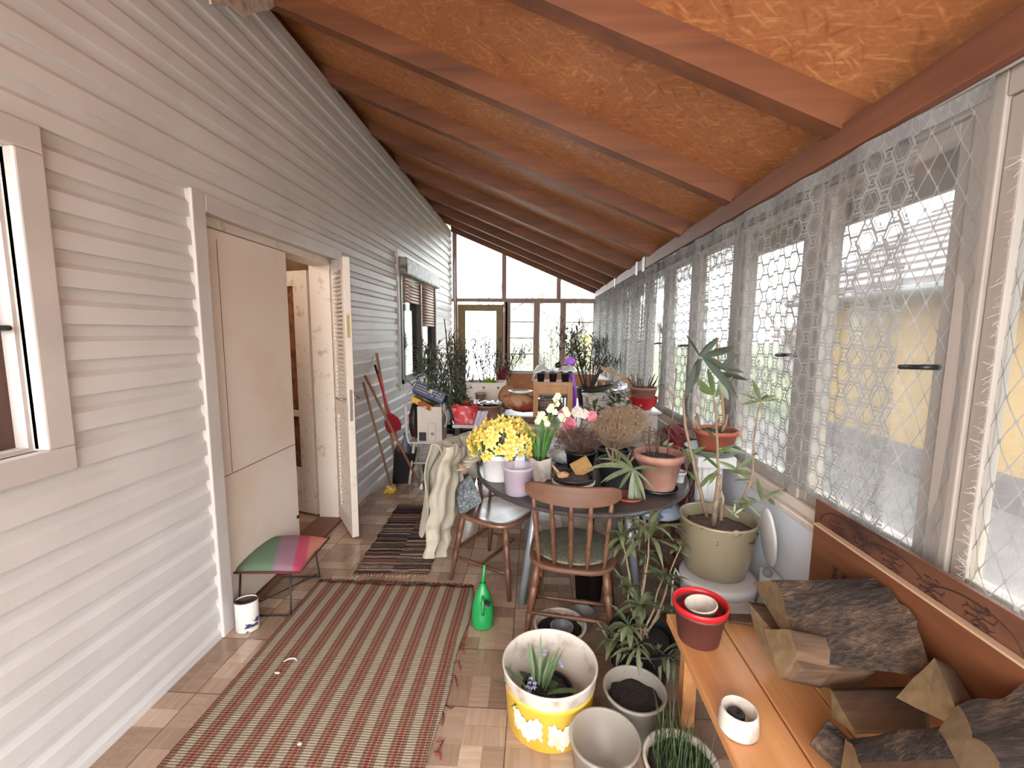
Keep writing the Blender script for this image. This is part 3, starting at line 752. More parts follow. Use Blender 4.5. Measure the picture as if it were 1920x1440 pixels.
for k, (px, py, lab) in enumerate(((545, 1238, 'pale curled wood shaving on the striped rug, left of centre'), (520, 1262, 'white scrap of paper on the striped rug near the shaving'), (562, 1395, 'small white crumb near the bottom of the striped rug'))):
    p_ = oZ(px, py, .016); o_ = thing(['wood_shaving', 'paper_scrap', 'crumb'][k], lab, ['shaving', 'scrap', 'crumb'][k], tuple(p_)); m = MB()
    if k == 0: m.tube([(-.03, -.01, 0), (-.01, .005, .004), (.015, .01, .003), (.03, .0, 0)], [.002, .004, .004, .002], 6)
    else: m.blob((0, 0, .002), (.014 if k == 1 else .009, .008, .003), 10, 6, .2, rr)
    m.build('body', MWHITE, o_)
rg = thing('rag_rug', 'narrow dark rag rug between the open door and the draped chair', 'rug', (-.93, 3.17, 0), math.radians(3))
m = MB(); m.grid(lambda u, v: (-.24+.48*u+.006*math.sin(v*50), -.56+1.12*v, .008+.003*math.sin(v*30)), 16, 90); m.build('weave', MRAG, rg, solid=.006)
m = MB()
for k in range(40):
    for e in (-1, 1):
        x = -.24+.012*k; m.tube([(x, e*.56, .008), (x+rr.uniform(-.015, .015), e*(.59+rr.random()*.02), .005)], .003, 4)
m.build('fringe', simple('pale_fringe', srgb(168, 132, 108), .9), rg)['kind'] = 'stuff'
# low stool with cushion
st = thing('low_stool', 'low stool with thin dark metal legs below the green and pink cushion', 'stool', (-1.46, 2.34, 0), math.radians(4))
m = MB(); m.box((-.17, -.16, .235), (.15, .18, .25)); m.build('seat', MDARK, st)
MDM = simple('dark_steel_rod', srgb(40, 36, 34), .5)
for sy in (-1, 1):
    m = MB(); m.tube([(-.14, sy*.15, .24), (-.16+.02, sy*.19, .006), (.14, sy*.19, .006), (.13, sy*.15, .24)], .0055, 6); m.build('leg_frame', MDM, st)
m = MB(); m.tube([(-.13, -.18, .03), (.13, .18, .03)], .004, 5); m.build('cross_rod', MDM, st)
cs = thing('patchwork_cushion', 'flat cushion striped green, mauve and pink on the low stool', 'cushion', (-1.46, 2.34, .25), math.radians(4))
mc = Mat('patch_stripes'); x, y, z = mc.xyz(); n = mc.noise(8)*.03
mc.base(mc.mix(mc.noise(60)*.3, mc.ramp((x+y*.35)*2.2+.45+n, (.0, srgb(84, 112, 88)), (.42, srgb(90, 122, 92)), (.46, srgb(140, 110, 128)), (.66, srgb(150, 112, 130)), (.70, srgb(186, 60, 94)), (.80, srgb(196, 74, 98)), (.84, srgb(206, 130, 110))), srgb(120, 100, 100))).rough(.95)
m = MB(); m.grid(lambda u, v: (-.20+.40*u-.02*math.sin(v*PI), -.19+.40*v+.015*math.sin(u*PI), .004+.045*(max(0, math.sin(PI*u))*max(0, math.sin(PI*v)))**.4), 20, 20); m.grid(lambda u, v: (-.20+.40*(1-u)-.02*math.sin(v*PI), -.19+.40*v+.015*math.sin(u*PI), .002), 20, 20)
m.build('cover', mc.m, cs)
m = MB(); m.tube([(-.20, -.19, .004), (.20, -.19, .004), (.20, .21, .004), (-.20, .21, .004), (-.20, -.19, .004)], .006, 6); m.build('piping', simple('maroon_piping', srgb(96, 40, 44), .9), cs)
# oval paint tin
pc = thing('paint_tin', 'white paint tin with blue print and rusty rim beside the low stool', 'tin', (-1.475, 2.05, 0), math.radians(20))
m = MB(); m.lathe([(0, .003), (.053, .003), (.055, .006), (.055, .162), (.053, .165), (.051, .16), (.051, .02), (0, .02)], 36, sx=1.0, sy=.8)
mp = Mat('tin_print'); x, y, z = mp.xyz(); nn = mp.noise(14, detail=4)
mp.base(mp.mix((z-.05).abs().lt(.022)*(nn.gt(.5)), mp.mix(mp.noise(9).gt(.66), srgb(206, 202, 196), srgb(66, 54, 50)), srgb(52, 62, 96))).rough(.35); m.build('body', mp.m, pc)
m = MB(); m.lathe([(.050, .04), (.0508, .158), (.056, .163), (.056, .168), (.050, .167)], 36, sy=.8); m.build('rim', simple('rusty_rim', srgb(70, 50, 42), .7), pc)
m = MB(); m.tube([(.055*math.cos(a), .01, .165-.0-.09*math.sin(a)) for a in [0, .5, 1, 1.57, 2.1, 2.6, PI]], .0016, 5)
m.box((.02, -.0462, .028), (.034, -.0440, .036)); m.build('wire_handle', MMETAL, pc)
# green watering can (bottle shaped)
wc = thing('watering_can', 'green plastic bottle watering can standing on the floor by the striped rug', 'watering can', (-.255, 2.15, 0), math.radians(5))
m = MB(); m.lathe([(0, .004), (.052, .004), (.058, .015), (.059, .06), (.055, .11), (.047, .155), (.034, .195), (.022, .22), (.016, .235), (.016, .245)], 28, sy=.85); m.build('body', MGREEN, wc)
m = MB(); m.tube([(0, 0, .235), (.003, -.004, .28), (.010, -.006, .345)], [.012, .009, .007], 10); m.build('spout', MGREEN, wc)
m = MB(); m.lathe([(.026, 0), (.020, -.004), (0, -.006)], 20, M=Matrix.Translation((.016, -.047, .155)) @ Matrix.Rotation(math.radians(90+12), 4, 'X'), sx=1, sy=1.0); m.build('finger_hole', MBLACK, wc)
m = MB(); m.tube([(.002, -.036, .19), (.002, -.060, .165), (.002, -.064, .13), (.002, -.052, .10)], .008, 8); m.build('handle', MGREEN, wc)
# ---------------------------------------------------------------- pots
def pot(m, rt, rb, h, th=.004, lip=.012, lipw=.006, floor=.01, seg=40):
    m.lathe([(0, .0), (rb*.96, 0), (rb, .004), (rt-.002, h-lip), (rt+lipw-.002, h-lip), (rt+lipw, h-.002), (rt+lipw-.003, h), (rt-th, h), (rt-th-.001, h-.006), (rb-th, floor), (0, floor)], seg)
    return m
def bucket(name, label, cat, loc, rt, rb, h, mat, soil=None, soilmat=None, group=None, rotz=0, **kw):
    t = thing(name, label, cat, loc, rotz, group); pot(MB(), rt, rb, h, **kw).build('pot_body' if 'pot' in name else 'body', mat, t)
    if soil:
        r = rb+(rt-rb)*soil-.005; s = MB(); q = random.Random(len(label)); s.blob((0, 0, h*soil), (r, r, .012), 22, 6, .12, q); s.build('soil', soilmat or MSOIL, t)
    return t
# yellow pail with white rim, bulbs inside
yb = thing('yellow_bucket', 'large yellow bucket with white rim and torn label holding bulb plants', 'bucket', (.078, 1.62, 0))
m = MB(); m.lathe([(0, 0), (.160, 0), (.168, .006), (.178, .165), (.181, .170), (.181, .182), (.178, .186)], 48); m.build('body', MYEL, yb)
m = MB(); m.lathe([(.178, .184), (.183, .190), (.188, .236), (.191, .240), (.189, .247), (.184, .247), (.179, .236), (.176, .17), (.158, .03), (0, .03)], 48); m.build('rim_and_lining', MDIRTW, yb)
m = MB(); m.smooth = False
for a0, a1, z0_, z1_ in ((-2.45, -1.75, .05, .135), (-1.62, -1.05, .03, .12)):
    rr = random.Random(5)
    n0 = 24
    m.grid(lambda u, v: ((.1695+.0125*(z0_+(z1_-z0_)*v)/.17)*math.cos(a0+(a1-a0)*(u+.03*math.sin(v*17))), (.1695+.0125*(z0_+(z1_-z0_)*v)/.17)*math.sin(a0+(a1-a0)*(u+.03*math.sin(v*17))), z0_+(z1_-z0_)*v+.012*math.sin(u*9)+.006*math.sin(u*31)), n0, 8)
m.build('torn_label', MLABELREF, yb)
m = MB(); m.tube([(.19*math.cos(a), .19*math.sin(a), .205-.11*abs(math.cos((a+PI*.5)))**1.0*0-.0+.0) for a in np.linspace(.2, 2.9, 16)], .003, 6); m.build('wire_handle', MMETAL, yb)
MSOILD = simple('dark_wet_soil', srgb(40, 32, 28), .9, .4, 40, bump=1)
bp = thing('bulb_plant', 'green bulb plant with pale blue flowers in a black pot inside the yellow bucket', 'potted plant', (.07, 1.61, .032))
pot(MB(), .10, .08, .10).build('black_pot', MBLACK, bp)
s = MB(); s.blob((0, 0, .085), (.092, .092, .014), 20, 6, .15, random.Random(2)); s.build('soil', MSOILD, bp)
m = MB(); r = random.Random(11)
for k in range(13):
    a = r.uniform(0, 2*PI); c0 = Vector((-.045+.03*math.cos(a), -.02+.03*math.sin(a), .09)); a += r.uniform(-.4, .4)
    el = r.uniform(.35, 1.6); m.leaf(c0, (math.cos(a)-.35, math.sin(a)-.1, el), r.uniform(.13, .21), r.uniform(.014, .022), r.uniform(.05, .35), 6, .35)
m.build('leaves', MBULB if 'MBULB' in globals() else simple('bulb_green', srgb(96, 120, 78), .45, .25, 20), bp)
m = MB(); f = MB()
for k in range(4):
    a = r.uniform(0, 6.28); p = Vector((-.05+.06*math.cos(a), -.01+.05*math.sin(a), .09)); e = p+Vector((.05*math.cos(a), .05*math.sin(a), .10+r.random()*.03)); m.tube([p, (p+e)/2+Vector((0, 0, .015)), e], .0016, 4)
    for _ in range(5):
        q = e+Vector((r.uniform(-.015, .015), r.uniform(-.015, .015), r.uniform(-.02, .01)))
        for j in range(5): f.leaf(q, (math.cos(j*1.256), math.sin(j*1.256), -.3), .012, .005, 0, 2)
m.build('flower_stalks', MLEAFB, bp)['kind'] = 'stuff'; f.build('blue_flowers', simple('pale_blue_petal', srgb(176, 178, 214), .5), bp)['kind'] = 'stuff'
m = MB()
for k in range(14): a = r.uniform(0, 6.28); m.leaf((-.05+.03*math.cos(a), .01+.03*math.sin(a), .09), (math.cos(a), math.sin(a), .35), .07, .03, .4, 4, .3)
m.build('low_leaves', simple('deep_green', srgb(64, 84, 54), .5, .3), bp)
# white basin with black ring and grey cup
wb = bucket('white_pot', 'white plastic pot lined with black soil, behind the yellow bucket', 'pot', (.141, 1.985, 0), .122, .095, .150, MDIRTW, .75, MSOILD)
gc = thing('grey_cup', 'small grey plant cup standing inside the white pot', 'cup', (.148, 1.955, .115)); pot(MB(), .050, .038, .045).build('body', MGREYP, gc)
gp = bucket('grey_pot', 'empty grey flower pot behind the white pot', 'pot', (.272, 2.185, 0), .066, .05, .080, simple('pale_grey_plastic', srgb(126, 122, 118), .5, .1))
m = MB(); m.lathe([(.030, 0), (.030, .002), (0, .002)], 20, M=Matrix.Translation((0, 0, .012))); m.build('base_disc', MGREYP, gp)
# clear tubs
ct = bucket('clear_tub', 'clear plastic tub half full of dark soil between the bucket and the bench', 'tub', (.405, 1.572, 0), .115, .095, .185, MCLEAR, .72, MSOILD)
c3 = bucket('clear_tub', 'empty clear plastic tub nearest the bottom edge of the photo', 'tub', (.258, 1.368, 0), .116, .092, .175, MCLEAR)
tf = MB()
for k, (a0, h_) in enumerate([(1.15, .06), (.85, .07), (.6, .055)]):
    tf.poly([(.1*math.cos(a0-.14), .1*math.sin(a0-.14), .02), (.1*math.cos(a0+.14), .1*math.sin(a0+.14), .02), (.103*math.cos(a0), .103*math.sin(a0), .02+h_)], (-.001, -.001, 0))
tf.build('painted_reflections', MLABELREF, c3)  # pale triangles stand in for reflections inside the clear tub
# grass tub under the bench edge
gt = thing('grass_tub', 'pale tub of thin grass blades partly under the bench edge', 'potted plant', (.495, 1.30, 0))
pot(MB(), .115, .09, .17).build('tub_body', MDIRTW, gt); s = MB(); s.blob((0, 0, .145), (.105, .105, .012), 20, 6, .1, random.Random(4)); s.build('soil', MSOILD, gt)
m = MB(); r = random.Random(8)
for k in range(130):
    a = r.uniform(0, 6.28); q = .09*math.sqrt(r.random()); aa = r.uniform(0, 6.28)
    m.leaf((q*math.cos(a), q*math.sin(a), .145), (.25*math.cos(aa), .25*math.sin(aa), 1), r.uniform(.08, .20), .0035, r.uniform(.1, .6), 4, .2)
m.build('grass_blades', simple('grass_green', srgb(52, 74, 34), .5, .4, 20), gt)
# ---------------------------------------------------------------- oleander style plants
def oleander(m_st, m_lf, base, tips, rnd, L=.12, W=.022, n=16, rad=.007, start=.45, droop=.4, spread=.9, whorl=3):
    """stems from base to tips; leaves in whorls over the upper part"""
    for tip in tips:
        b, t = Vector(base), Vector(tip); mid = b.lerp(t, .5)+Vector((rnd.uniform(-.03, .03), rnd.uniform(-.03, .03), 0))
        pts = [b.lerp(mid, 0), b.lerp(mid, .5)+Vector((rnd.uniform(-.01, .01), 0, 0)), mid, mid.lerp(t, .5)+Vector((rnd.uniform(-.012, .012), 0, 0)), t]
        m_st.tube(pts, [rad, rad*.9, rad*.75, rad*.6, rad*.4], 6)
        for k in range(n):
            f = start+(1-start)*(k+1)/n; i = min(3, int(f*4)); p = pts[i].lerp(pts[i+1], f*4-i); ax = (pts[i+1]-pts[i]).normalized(); u = ax.orthogonal().normalized(); v = ax.cross(u)
            for j in range(whorl):
                a = 2*PI*j/whorl+k*1.1+rnd.uniform(-.3, .3); d = (u*math.cos(a)+v*math.sin(a))*spread+ax*rnd.uniform(.3, .9)
                m_lf.leaf(p, d, L*rnd.uniform(.65, 1.15), W*rnd.uniform(.7, 1.1), droop*rnd.uniform(.4, 1.4), 4, .3)
# big black pot with oleander in front of the wooden chair
bo = thing('potted_oleander', 'tall drooping oleander in a big black pot beside the wooden chair', 'potted plant', (.495, 1.85, 0))
pot(MB(), .145, .112, .21).build('pot_body', MBLACK, bo); s = MB(); s.blob((0, 0, .185), (.130, .130, .014), 20, 6, .12, random.Random(4)); s.build('soil', MSOILD, bo)
r = random.Random(21)
def clump(parent, p0, tip, rnd, L, W, k, st_mat, lf_mat, leaf_start=.75, n=3, droop=.8, sprd=1.0, rad=.006):
    a, b = MB(), MB(); oleander(a, b, p0, [tip], rnd, L, W, n, rad, leaf_start, droop, sprd, k)
    s_ = a.build('stem', st_mat, parent); b.build('leaves', lf_mat, s_); return s_
MOLE = simple('grey_green_leaf', srgb(92, 100, 70), .45, .3, 30)
for tip, L_, n_ in [((.005, -.03, .72), .17, 4), ((-.10, .03, .66), .13, 3), ((.08, -.02, .50), .13, 3), ((-.02, -.05, .38), .11, 4), ((.10, .05, .30), .10, 3), ((-.08, -.08, .30), .11, 3), ((.02, .06, .55), .10, 2), ((-.05, .03, .42), .10, 3), ((.16, .02, .62), .09, 2)]:
    clump(bo, (r.uniform(-.03, .03), r.uniform(-.03, .03), .19), tip, r, L_, .027, 4, MSTEM, MOLE, .86, n_, .9)
for tip in [(-.16, -.06, .22), (.10, -.14, .20), (-.05, -.14, .24)]: clump(bo, (0, 0, .19), tip, r, .12, .02, 3, MSTEMD, MOLE, .5, 4, .6)
# black bin and things beneath the chair
bb = bucket('black_bin', 'black square bin under the wooden chair seat', 'bin', (.33, 2.40, 0), .085, .07, .21, MBLACK, seg=4)
# ---------------------------------------------------------------- bench, boards and logs
bn = thing('pine_bench', 'varnished orange pine bench top along the window wall', 'bench', (.815, .9, 0))
for k, (xa, xb) in enumerate([(.55, .745), (.75, .915), (.92, 1.045)]):
    m = MB(); m.box((xa, .15, .385), (xb, 1.69, .42)); m.build('plank', MBENCH, bn, world=True, bevel=.004)
m = MB(); m.box((.57, 1.60, .35), (1.07, 1.66, .385)); m.box((.60, .3, .30), (.64, 1.60, .385)); m.build('rail', MBENCH, bn, world=True)
for x in (.60, 1.0):
    for y in (.3, 1.6): m = MB(); m.box((x, y, 0), (x+.05, y+.05, .35)); m.build('leg', MBENCH, bn, world=True)
mb_ = Mat('decorated_orange_board'); x, y, z = mb_.xyz()
gn = mb_.noise(5, stretch=(1, .15, 1), detail=3); gn2 = mb_.noise(30, stretch=(1, .1, 1), detail=3)
wavy = ((y*2.3).sin()*.035+(y*6.1).sin()*.012)
mb_.base(mb_.ramp(gn*.6+gn2*.4, (.3, srgb(92, 52, 32)), (.7, srgb(134, 82, 52)))).rough(.45)
mb_.b.inputs['Coat Weight'].default_value = .15
mu_ = Mat('burnt_board'); x, y, z = mu_.xyz(); g_ = mu_.noise(5, stretch=(1, .2, 1), detail=4); sm_ = mu_.noise(4.5, stretch=(1, .8, 2.2), detail=3)
mu_.base(mu_.mix(((sm_-.5)*6).max(0.).min(.8), mu_.ramp(g_, (.3, srgb(84, 50, 36)), (.7, srgb(126, 82, 58))), srgb(44, 26, 24))).rough(.55)
hb = thing('decorated_board', 'orange wooden back board with burnt flower drawings behind the firewood', 'board', (1.09, 1.0, .42))
m = MB(); m.box((1.058, .1, .42), (1.076, 1.635, .842)); m.build('lower_panel', mb_.m, hb, world=True, bevel=.002)
m = MB(); m.box((1.080, .1, .60), (1.096, 1.668, .930)); m.build('upper_panel', mu_.m, hb, world=True, bevel=.002)
m = MB(); m.box((1.056, .1, .842), (1.078, 1.635, .848)); m.build('edge_highlight', m_wood('lit_edge_wood', srgb(186, 150, 120), srgb(206, 178, 150), 'Y'), hb, world=True)  # pale strip paints the lit top edge of the lower panel
MBURN = simple('burnt_line', srgb(60, 34, 26), .7)
m = MB(); r = random.Random(14)
def arc(cy, cz, ry, rz, a0, a1, x, rad=.0022, n=14): m.tube([(x, cy+ry*math.cos(a0+(a1-a0)*i/n), cz+rz*math.sin(a0+(a1-a0)*i/n)) for i in range(n+1)], rad, 5)
X1 = 1.079
arc(1.53, .852, .10, .062, .1, PI*.98, X1); arc(1.30, .852, .12, .052, .2, PI*.9, X1); arc(1.06, .85, .12, .055, .15, PI*.95, X1); arc(.80, .85, .14, .055, .1, PI*.95, X1)
for cy, cz in ((1.54, .876), (1.42, .872), (1.30, .876), (1.17, .870), (1.04, .878), (.90, .872), (.74, .876)):
    for j in range(7): a = j*.9; arc(cy+.022*math.cos(a), cz+.022*math.sin(a), .020, .010, a, a+5.4, X1, .0014, 9)
m.build('burnt_drawing', MBURN, hb, world=True)
m = MB(); 
for cy in (1.50, 1.455):
    for j in range(5):
        for sgn in (-1, 1): m.leaf((1.0572, cy, .66+j*.017), (0, sgn*.5, 1), .024, .011, 0, 3, .02, Vector((0, 1, 0)))
    m.tube([(1.0575, cy, .61), (1.0575, cy+.005, .74)], .0015, 4)
m.build('wheat_drawing', MBURN, hb, world=True)
MB.dummy = None
from mathutils import noise as mn
def log(label, PL, PR, bark, group='firewood on the bench', n=18, sub=5, amp=.006, seed=0, endL=0, name='firewood_log'):
    """loft from left polygon to right polygon; bark = set of side indices with bark"""
    PL = [Vector(p) for p in PL]; PR = [Vector(p) for p in PR]; c = sum(PL+PR, Vector())/(len(PL)*2); k = len(PL)
    t = thing(name, label, 'firewood', tuple(c), group=group)
    def ring(f):
        out = []
        for i in range(k):
            a, b = PL[i].lerp(PR[i], f), PL[(i+1) % k].lerp(PR[(i+1) % k], f)
            for j in range(sub):
                p = a.lerp(b, j/sub); isb = i in bark
                am = amp*(2.4 if isb else .55); q = p*(26 if isb else 18)+Vector((seed, 0, 0)); bulge = (.012 if isb else 0)*math.sin(PI*j/sub)
                cc = sum((P.lerp(Q, f) for P, Q in zip(PL, PR)), Vector())/k; d = (p-cc); d = d.normalized() if d.length > 0 else d
                out.append(p+d*(bulge+am*mn.noise(Vector((q.x*.35, q.y, q.z)))))
        return out
    body, brk = MB(), MB(); rings = [ring(i/n) for i in range(n+1)]; K = k*sub
    for mb, pick in ((body, lambda i: i not in bark), (brk, lambda i: i in bark)):
        st_ = [mb.add(rg_) for rg_ in rings]
        for a, b in zip(st_, st_[1:]):
            for q in range(K):
                if pick(q//sub): mb.face((a+q, a+(q+1) % K, b+(q+1) % K, b+q))
        if mb is body:
            mb.smooth = False; mb.cur = 1
            for s0, rv in ((st_[0], True), (st_[-1], False)):
                cc = mb.add([sum((Vector(mb.v[s0+q]) for q in range(K)), Vector())/K])
                for q in range(K): mb.face((cc, s0+(q+1) % K, s0+q) if rv else (cc, s0+q, s0+(q+1) % K))
            mb.cur = 0
    body.build('split_wood', [MSPLIT, MEND], t, world=True)
    if bark: brk.build('bark', MBARK, t, world=True)
    return t
P = oX
log('largest firewood log, bark side up, on top of the pile by the white tub',
    [P(1450, 1088, .82), P(1478, 1160, .80), P(1508, 1242, .795), P(1465, 1172, .80)+Vector((0, .01, -.02)), P(1412, 1093, .83)],
    [P(1640, 1084, 1.045), P(1715, 1165, 1.045), P(1745, 1270, 1.0), P(1700, 1230, 1.05), P(1560, 1090, 1.045)], {0, 1}, seed=1, n=30, sub=8, amp=.009)
log('dark split log under the left end of the largest log',
    [P(1402, 1128, .77), P(1440, 1172, .77), P(1505, 1255, .75), P(1478, 1275, .75), P(1420, 1200, .77)],
    [P(1560, 1150, 1.05), P(1600, 1180, 1.05), P(1640, 1260, 1.0), P(1600, 1300, .98), P(1520, 1230, 1.03)], set(), seed=2)
log('small pale wedge of wood under the largest log',
    [P(1432, 1180, .745), P(1482, 1180, .765), P(1495, 1225, .75), P(1462, 1272, .725)], [P(1540, 1180, .9), P(1580, 1200, .9), P(1580, 1250, .88), P(1540, 1290, .85)], set(), seed=3, n=8)
log('sunlit split log lying below the largest log',
    [P(1557, 1290, .86), P(1580, 1332, .85), P(1606, 1376, .84), P(1560, 1345, .84)], [P(1700, 1288, 1.04), P(1740, 1330, 1.03), P(1745, 1375, .98), P(1690, 1360, 1.0)], set(), seed=4, n=16, amp=.004)
log('steep triangular chunk standing on the pile, pale end towards the camera',
    [P(1752, 1233, .97), P(1716, 1268, .945), P(1680, 1308, .93), P(1790, 1362, .92), P(1788, 1318, .93)], [P(1782, 1244, 1.045), P(1760, 1285, 1.05), P(1740, 1320, 1.03), P(1850, 1345, 1.05), P(1822, 1310, 1.045)], {3}, seed=5, n=12)
log('rough barked log at the right edge of the photo, near the bottom corner',
    [P(1795, 1322, .93), P(1830, 1380, .88), P(1880, 1445, .84), P(1800, 1440, .80), P(1760, 1370, .86)], [P(1925, 1290, 1.045), P(1990, 1360, 1.045), P(2060, 1440, 1.04), P(2000, 1500, 1.0), P(1900, 1400, 1.0)], {0, 1}, seed=6, n=20, sub=7, amp=.009)
log('brown split log in the bottom right foreground beneath the triangular chunk',
    [P(1585, 1385, .80), P(1610, 1430, .78), P(1650, 1500, .76), P(1570, 1480, .75)], [P(1800, 1355, .95), P(1850, 1420, .93), P(1870, 1500, .90), P(1760, 1480, .88)], {0}, seed=7, n=16)
c0 = P(1535, 1372, .78); axd = (P(1640, 1470, .86)-c0).normalized(); u_ = axd.orthogonal().normalized(); v_ = axd.cross(u_)
ring0 = [c0+(u_*math.cos(a)*.036+v_*math.sin(a)*.036) for a in np.linspace(0, 2*PI, 9)[:-1]]; ring1 = [p+axd*.26 for p in ring0]
log('round branch with a dark cut end on the planks near the white ring', ring0, ring1, {0, 1, 2, 3, 4, 5, 6, 7}, seed=8, sub=3, amp=.003)
m = MB(); m.lathe([(.028, 0), (0, .001)], 20, M=Matrix.Translation(c0-axd*.002) @ axd.to_track_quat('Z', 'Y').to_matrix().to_4x4())
log('flat pale stick lying across the far end of the bench',
    [oZ(1365, 1150, .445), oZ(1365, 1166, .445), oZ(1365, 1168, .425), oZ(1365, 1152, .425)], [oZ(1425, 1152, .445), oZ(1425, 1172, .445), oZ(1425, 1174, .425), oZ(1425, 1154, .425)], set(), seed=9, n=6, amp=.002)
# red and brown pots on the bench
rp = thing('red_pot', 'brown plastic pot with a bright red pot nested inside, on the bench corner', 'pot', (.625, 1.55, .42))
m = MB(); pot(m, .090, .072, .125).build('outer_pot', MBRRED, rp)
m = MB(); m.lathe([(.066, .03), (.091, .125), (.097, .126), (.099, .145), (.096, .147), (.091, .146), (.088, .13), (.066, .02), (0, .02)], 40); m.build('inner_pot', MRED, rp)
wp = thing('white_cup', 'dirty white plastic cup with broken rim inside the red pot', 'cup', (.638, 1.545, .47))
m = MB(); M_ = Matrix.Rotation(math.radians(-8), 4, 'Y'); m.lathe([(0, 0), (.040, 0), (.054, .088), (.058, .089), (.057, .094), (.052, .094), (.038, .006), (0, .006)], 36, M=M_); m.build('body', MDIRTW, wp)
ld = thing('white_ring', 'short white plastic tube with a black plug on the bench plank', 'ring', (.60, 1.17, .42))
m = MB(); m.lathe([(0, .004), (.050, .004), (.052, 0), (.054, .01), (.050, .058), (.047, .066), (.044, .066), (.044, .015), (0, .012)], 36); m.build('ring', MDIRTW, ld)
m = MB(); m.lathe([(0, .012), (.030, .012), (.030, .03), (.027, .032), (0, .032)], 28, M=Matrix.Translation((-.004, .004, 0))); m.build('inner_ring', MDIRTW, ld)
m = MB(); m.lathe([(.024, .032), (.024, .045), (.020, .050), (.012, .050), (.010, .044), (0, .044)], 28, M=Matrix.Translation((-.006, .006, 0))); m.build('black_plug', MBLACK, ld)
# ---------------------------------------------------------------- white tub, cream planter, lamp-like lid
wt = thing('white_drum', 'round white drum with a seam under the cream planter', 'drum', (.885, 2.02, 0))
m = MB(); m.lathe([(0, 0), (.150, 0), (.160, .01), (.160, .345), (.164, .35), (.164, .365), (.160, .37)], 44); m.build('body', simple('translucent_white', srgb(186, 178, 170), .4, .06), wt)
m = MB(); m.lathe([(.158, .37), (.170, .372), (.172, .40), (.168, .412), (.150, .414), (0, .41)], 44); m.build('lid', MWPL, wt)
m = MB(); m.tube([(-.16, 0, .37), (-.19, .02, .42), (-.19, .05, .34), (-.185, .06, .15)], .005, 6); m.build('cable', MWPL, wt)
cp = thing('potted_oleander', 'leggy oleander with pruned trunks in a large cream metal planter', 'potted plant', (.885, 2.055, .416))
m = MB(); m.lathe([(0, 0), (.125, 0), (.135, .006), (.158, .09), (.169, .255), (.176, .262), (.176, .270), (.169, .272), (.166, .262), (.150, .09), (.128, .012), (0, .012)], 48); m.build('planter', MCREAM, cp)
s = MB(); s.blob((0, 0, .205), (.160, .160, .02), 26, 8, .16, random.Random(6)); s.build('soil', simple('crumbly_soil', srgb(96, 76, 64), .95, .5, 50, bump=1), cp)
m = MB(); m.tube([(-.17, 0, .262), (-.12, -.125, .262), (0, -.172, .262), (.03, -.17, .258)], .004, 6); m.build('bail_handle', MBLACK, cp)
m = MB(); m.lathe([(.016, 0), (.016, .006), (0, .008)], 16, M=Matrix.Translation((.01, -.168, .262)) @ Matrix.Rotation(PI/2, 4, 'X')); m.build('handle_grip', MCREAM, cp)
def W(px, py, y): return oY(px, py, y)-Vector((.885, 2.055, .416))
r = random.Random(31)
MLO = simple('mid_green_leaf', srgb(84, 98, 62), .42, .3, 30)
def stem(parent, pts, rad, mat=MSTEM, name='stem'):
    n = len(pts)
    if not isinstance(rad, list): rad = [rad*(1-.45*i/(n-1)) for i in range(n)]
    return MB().tube(pts, rad, 8).build(name, mat, parent)
def leafset(parent, items, mat, seed=0, name='leaves'):
    m = MB(); q = random.Random(seed)
    for p, d, L, Wd, dr in items:
        vw_ = (Vector(p)+Vector(ORG.get(parent.name, (0, 0, 0)))-Vector((0, 0, CAMH))).normalized(); dd_ = Vector(d).normalized()
        sd = dd_.cross(vw_+Vector((q.uniform(-.6, .6), 0, q.uniform(-.6, .6)))); m.leaf(p, d, L, Wd, dr, 6, .25, sd)
    return m.build(name, mat, parent)
Y0 = 2.03
s1 = stem(cp, [W(1338, 985, Y0), W(1345, 925, Y0), W(1349, 890, Y0)], [.014, .013, .012])
leafset(s1, [], MLO) if False else None
s2 = stem(cp, [W(1325, 968, 2.06), W(1303, 880, 2.05), W(1285, 800, 2.04), W(1281, 750, 2.03), W(1283, 740, 2.03)], [.009, .008, .0065, .005, .004])
s2b = stem(s2, [W(1283, 742, 2.03), W(1296, 700, 2.02), W(1312, 668, 2.0)], .004, MSTEM, 'twig')
items = []
for px, py, d, L in [(1285, 742, (-.1, 0, 1), .14), (1308, 690, (-.6, 0, .75), .11)]: pass
s3 = stem(cp, [W(1346, 965, 2.05), W(1347, 900, 2.05), W(1345, 830, 2.05), W(1341, 760, 2.04), W(1337, 740, 2.03)], [.008, .007, .006, .005, .004])
s4 = stem(cp, [W(1388, 948, 2.02), W(1408, 902, 2.0), W(1412, 880, 2.0), W(1413, 830, 1.99), W(1421, 770, 1.98), W(1427, 752, 1.97)], [.007, .006, .0055, .0045, .004, .003])
s5 = stem(cp, [W(1385, 945, 2.03), W(1430, 940, 2.0), W(1455, 925, 1.98), W(1475, 910, 1.96)], [.005, .004, .0035, .002])
s6 = stem(cp, [W(1352, 975, 2.0), W(1356, 935, 2.0), W(1352, 920, 2.0)], .009)
def P2(px, py, y, qx, qy, y2, Wd, dr=.15): a, b = W(px, py, y), W(qx, qy, y2); return (a, b-a, (b-a).length*1.05, Wd, dr)
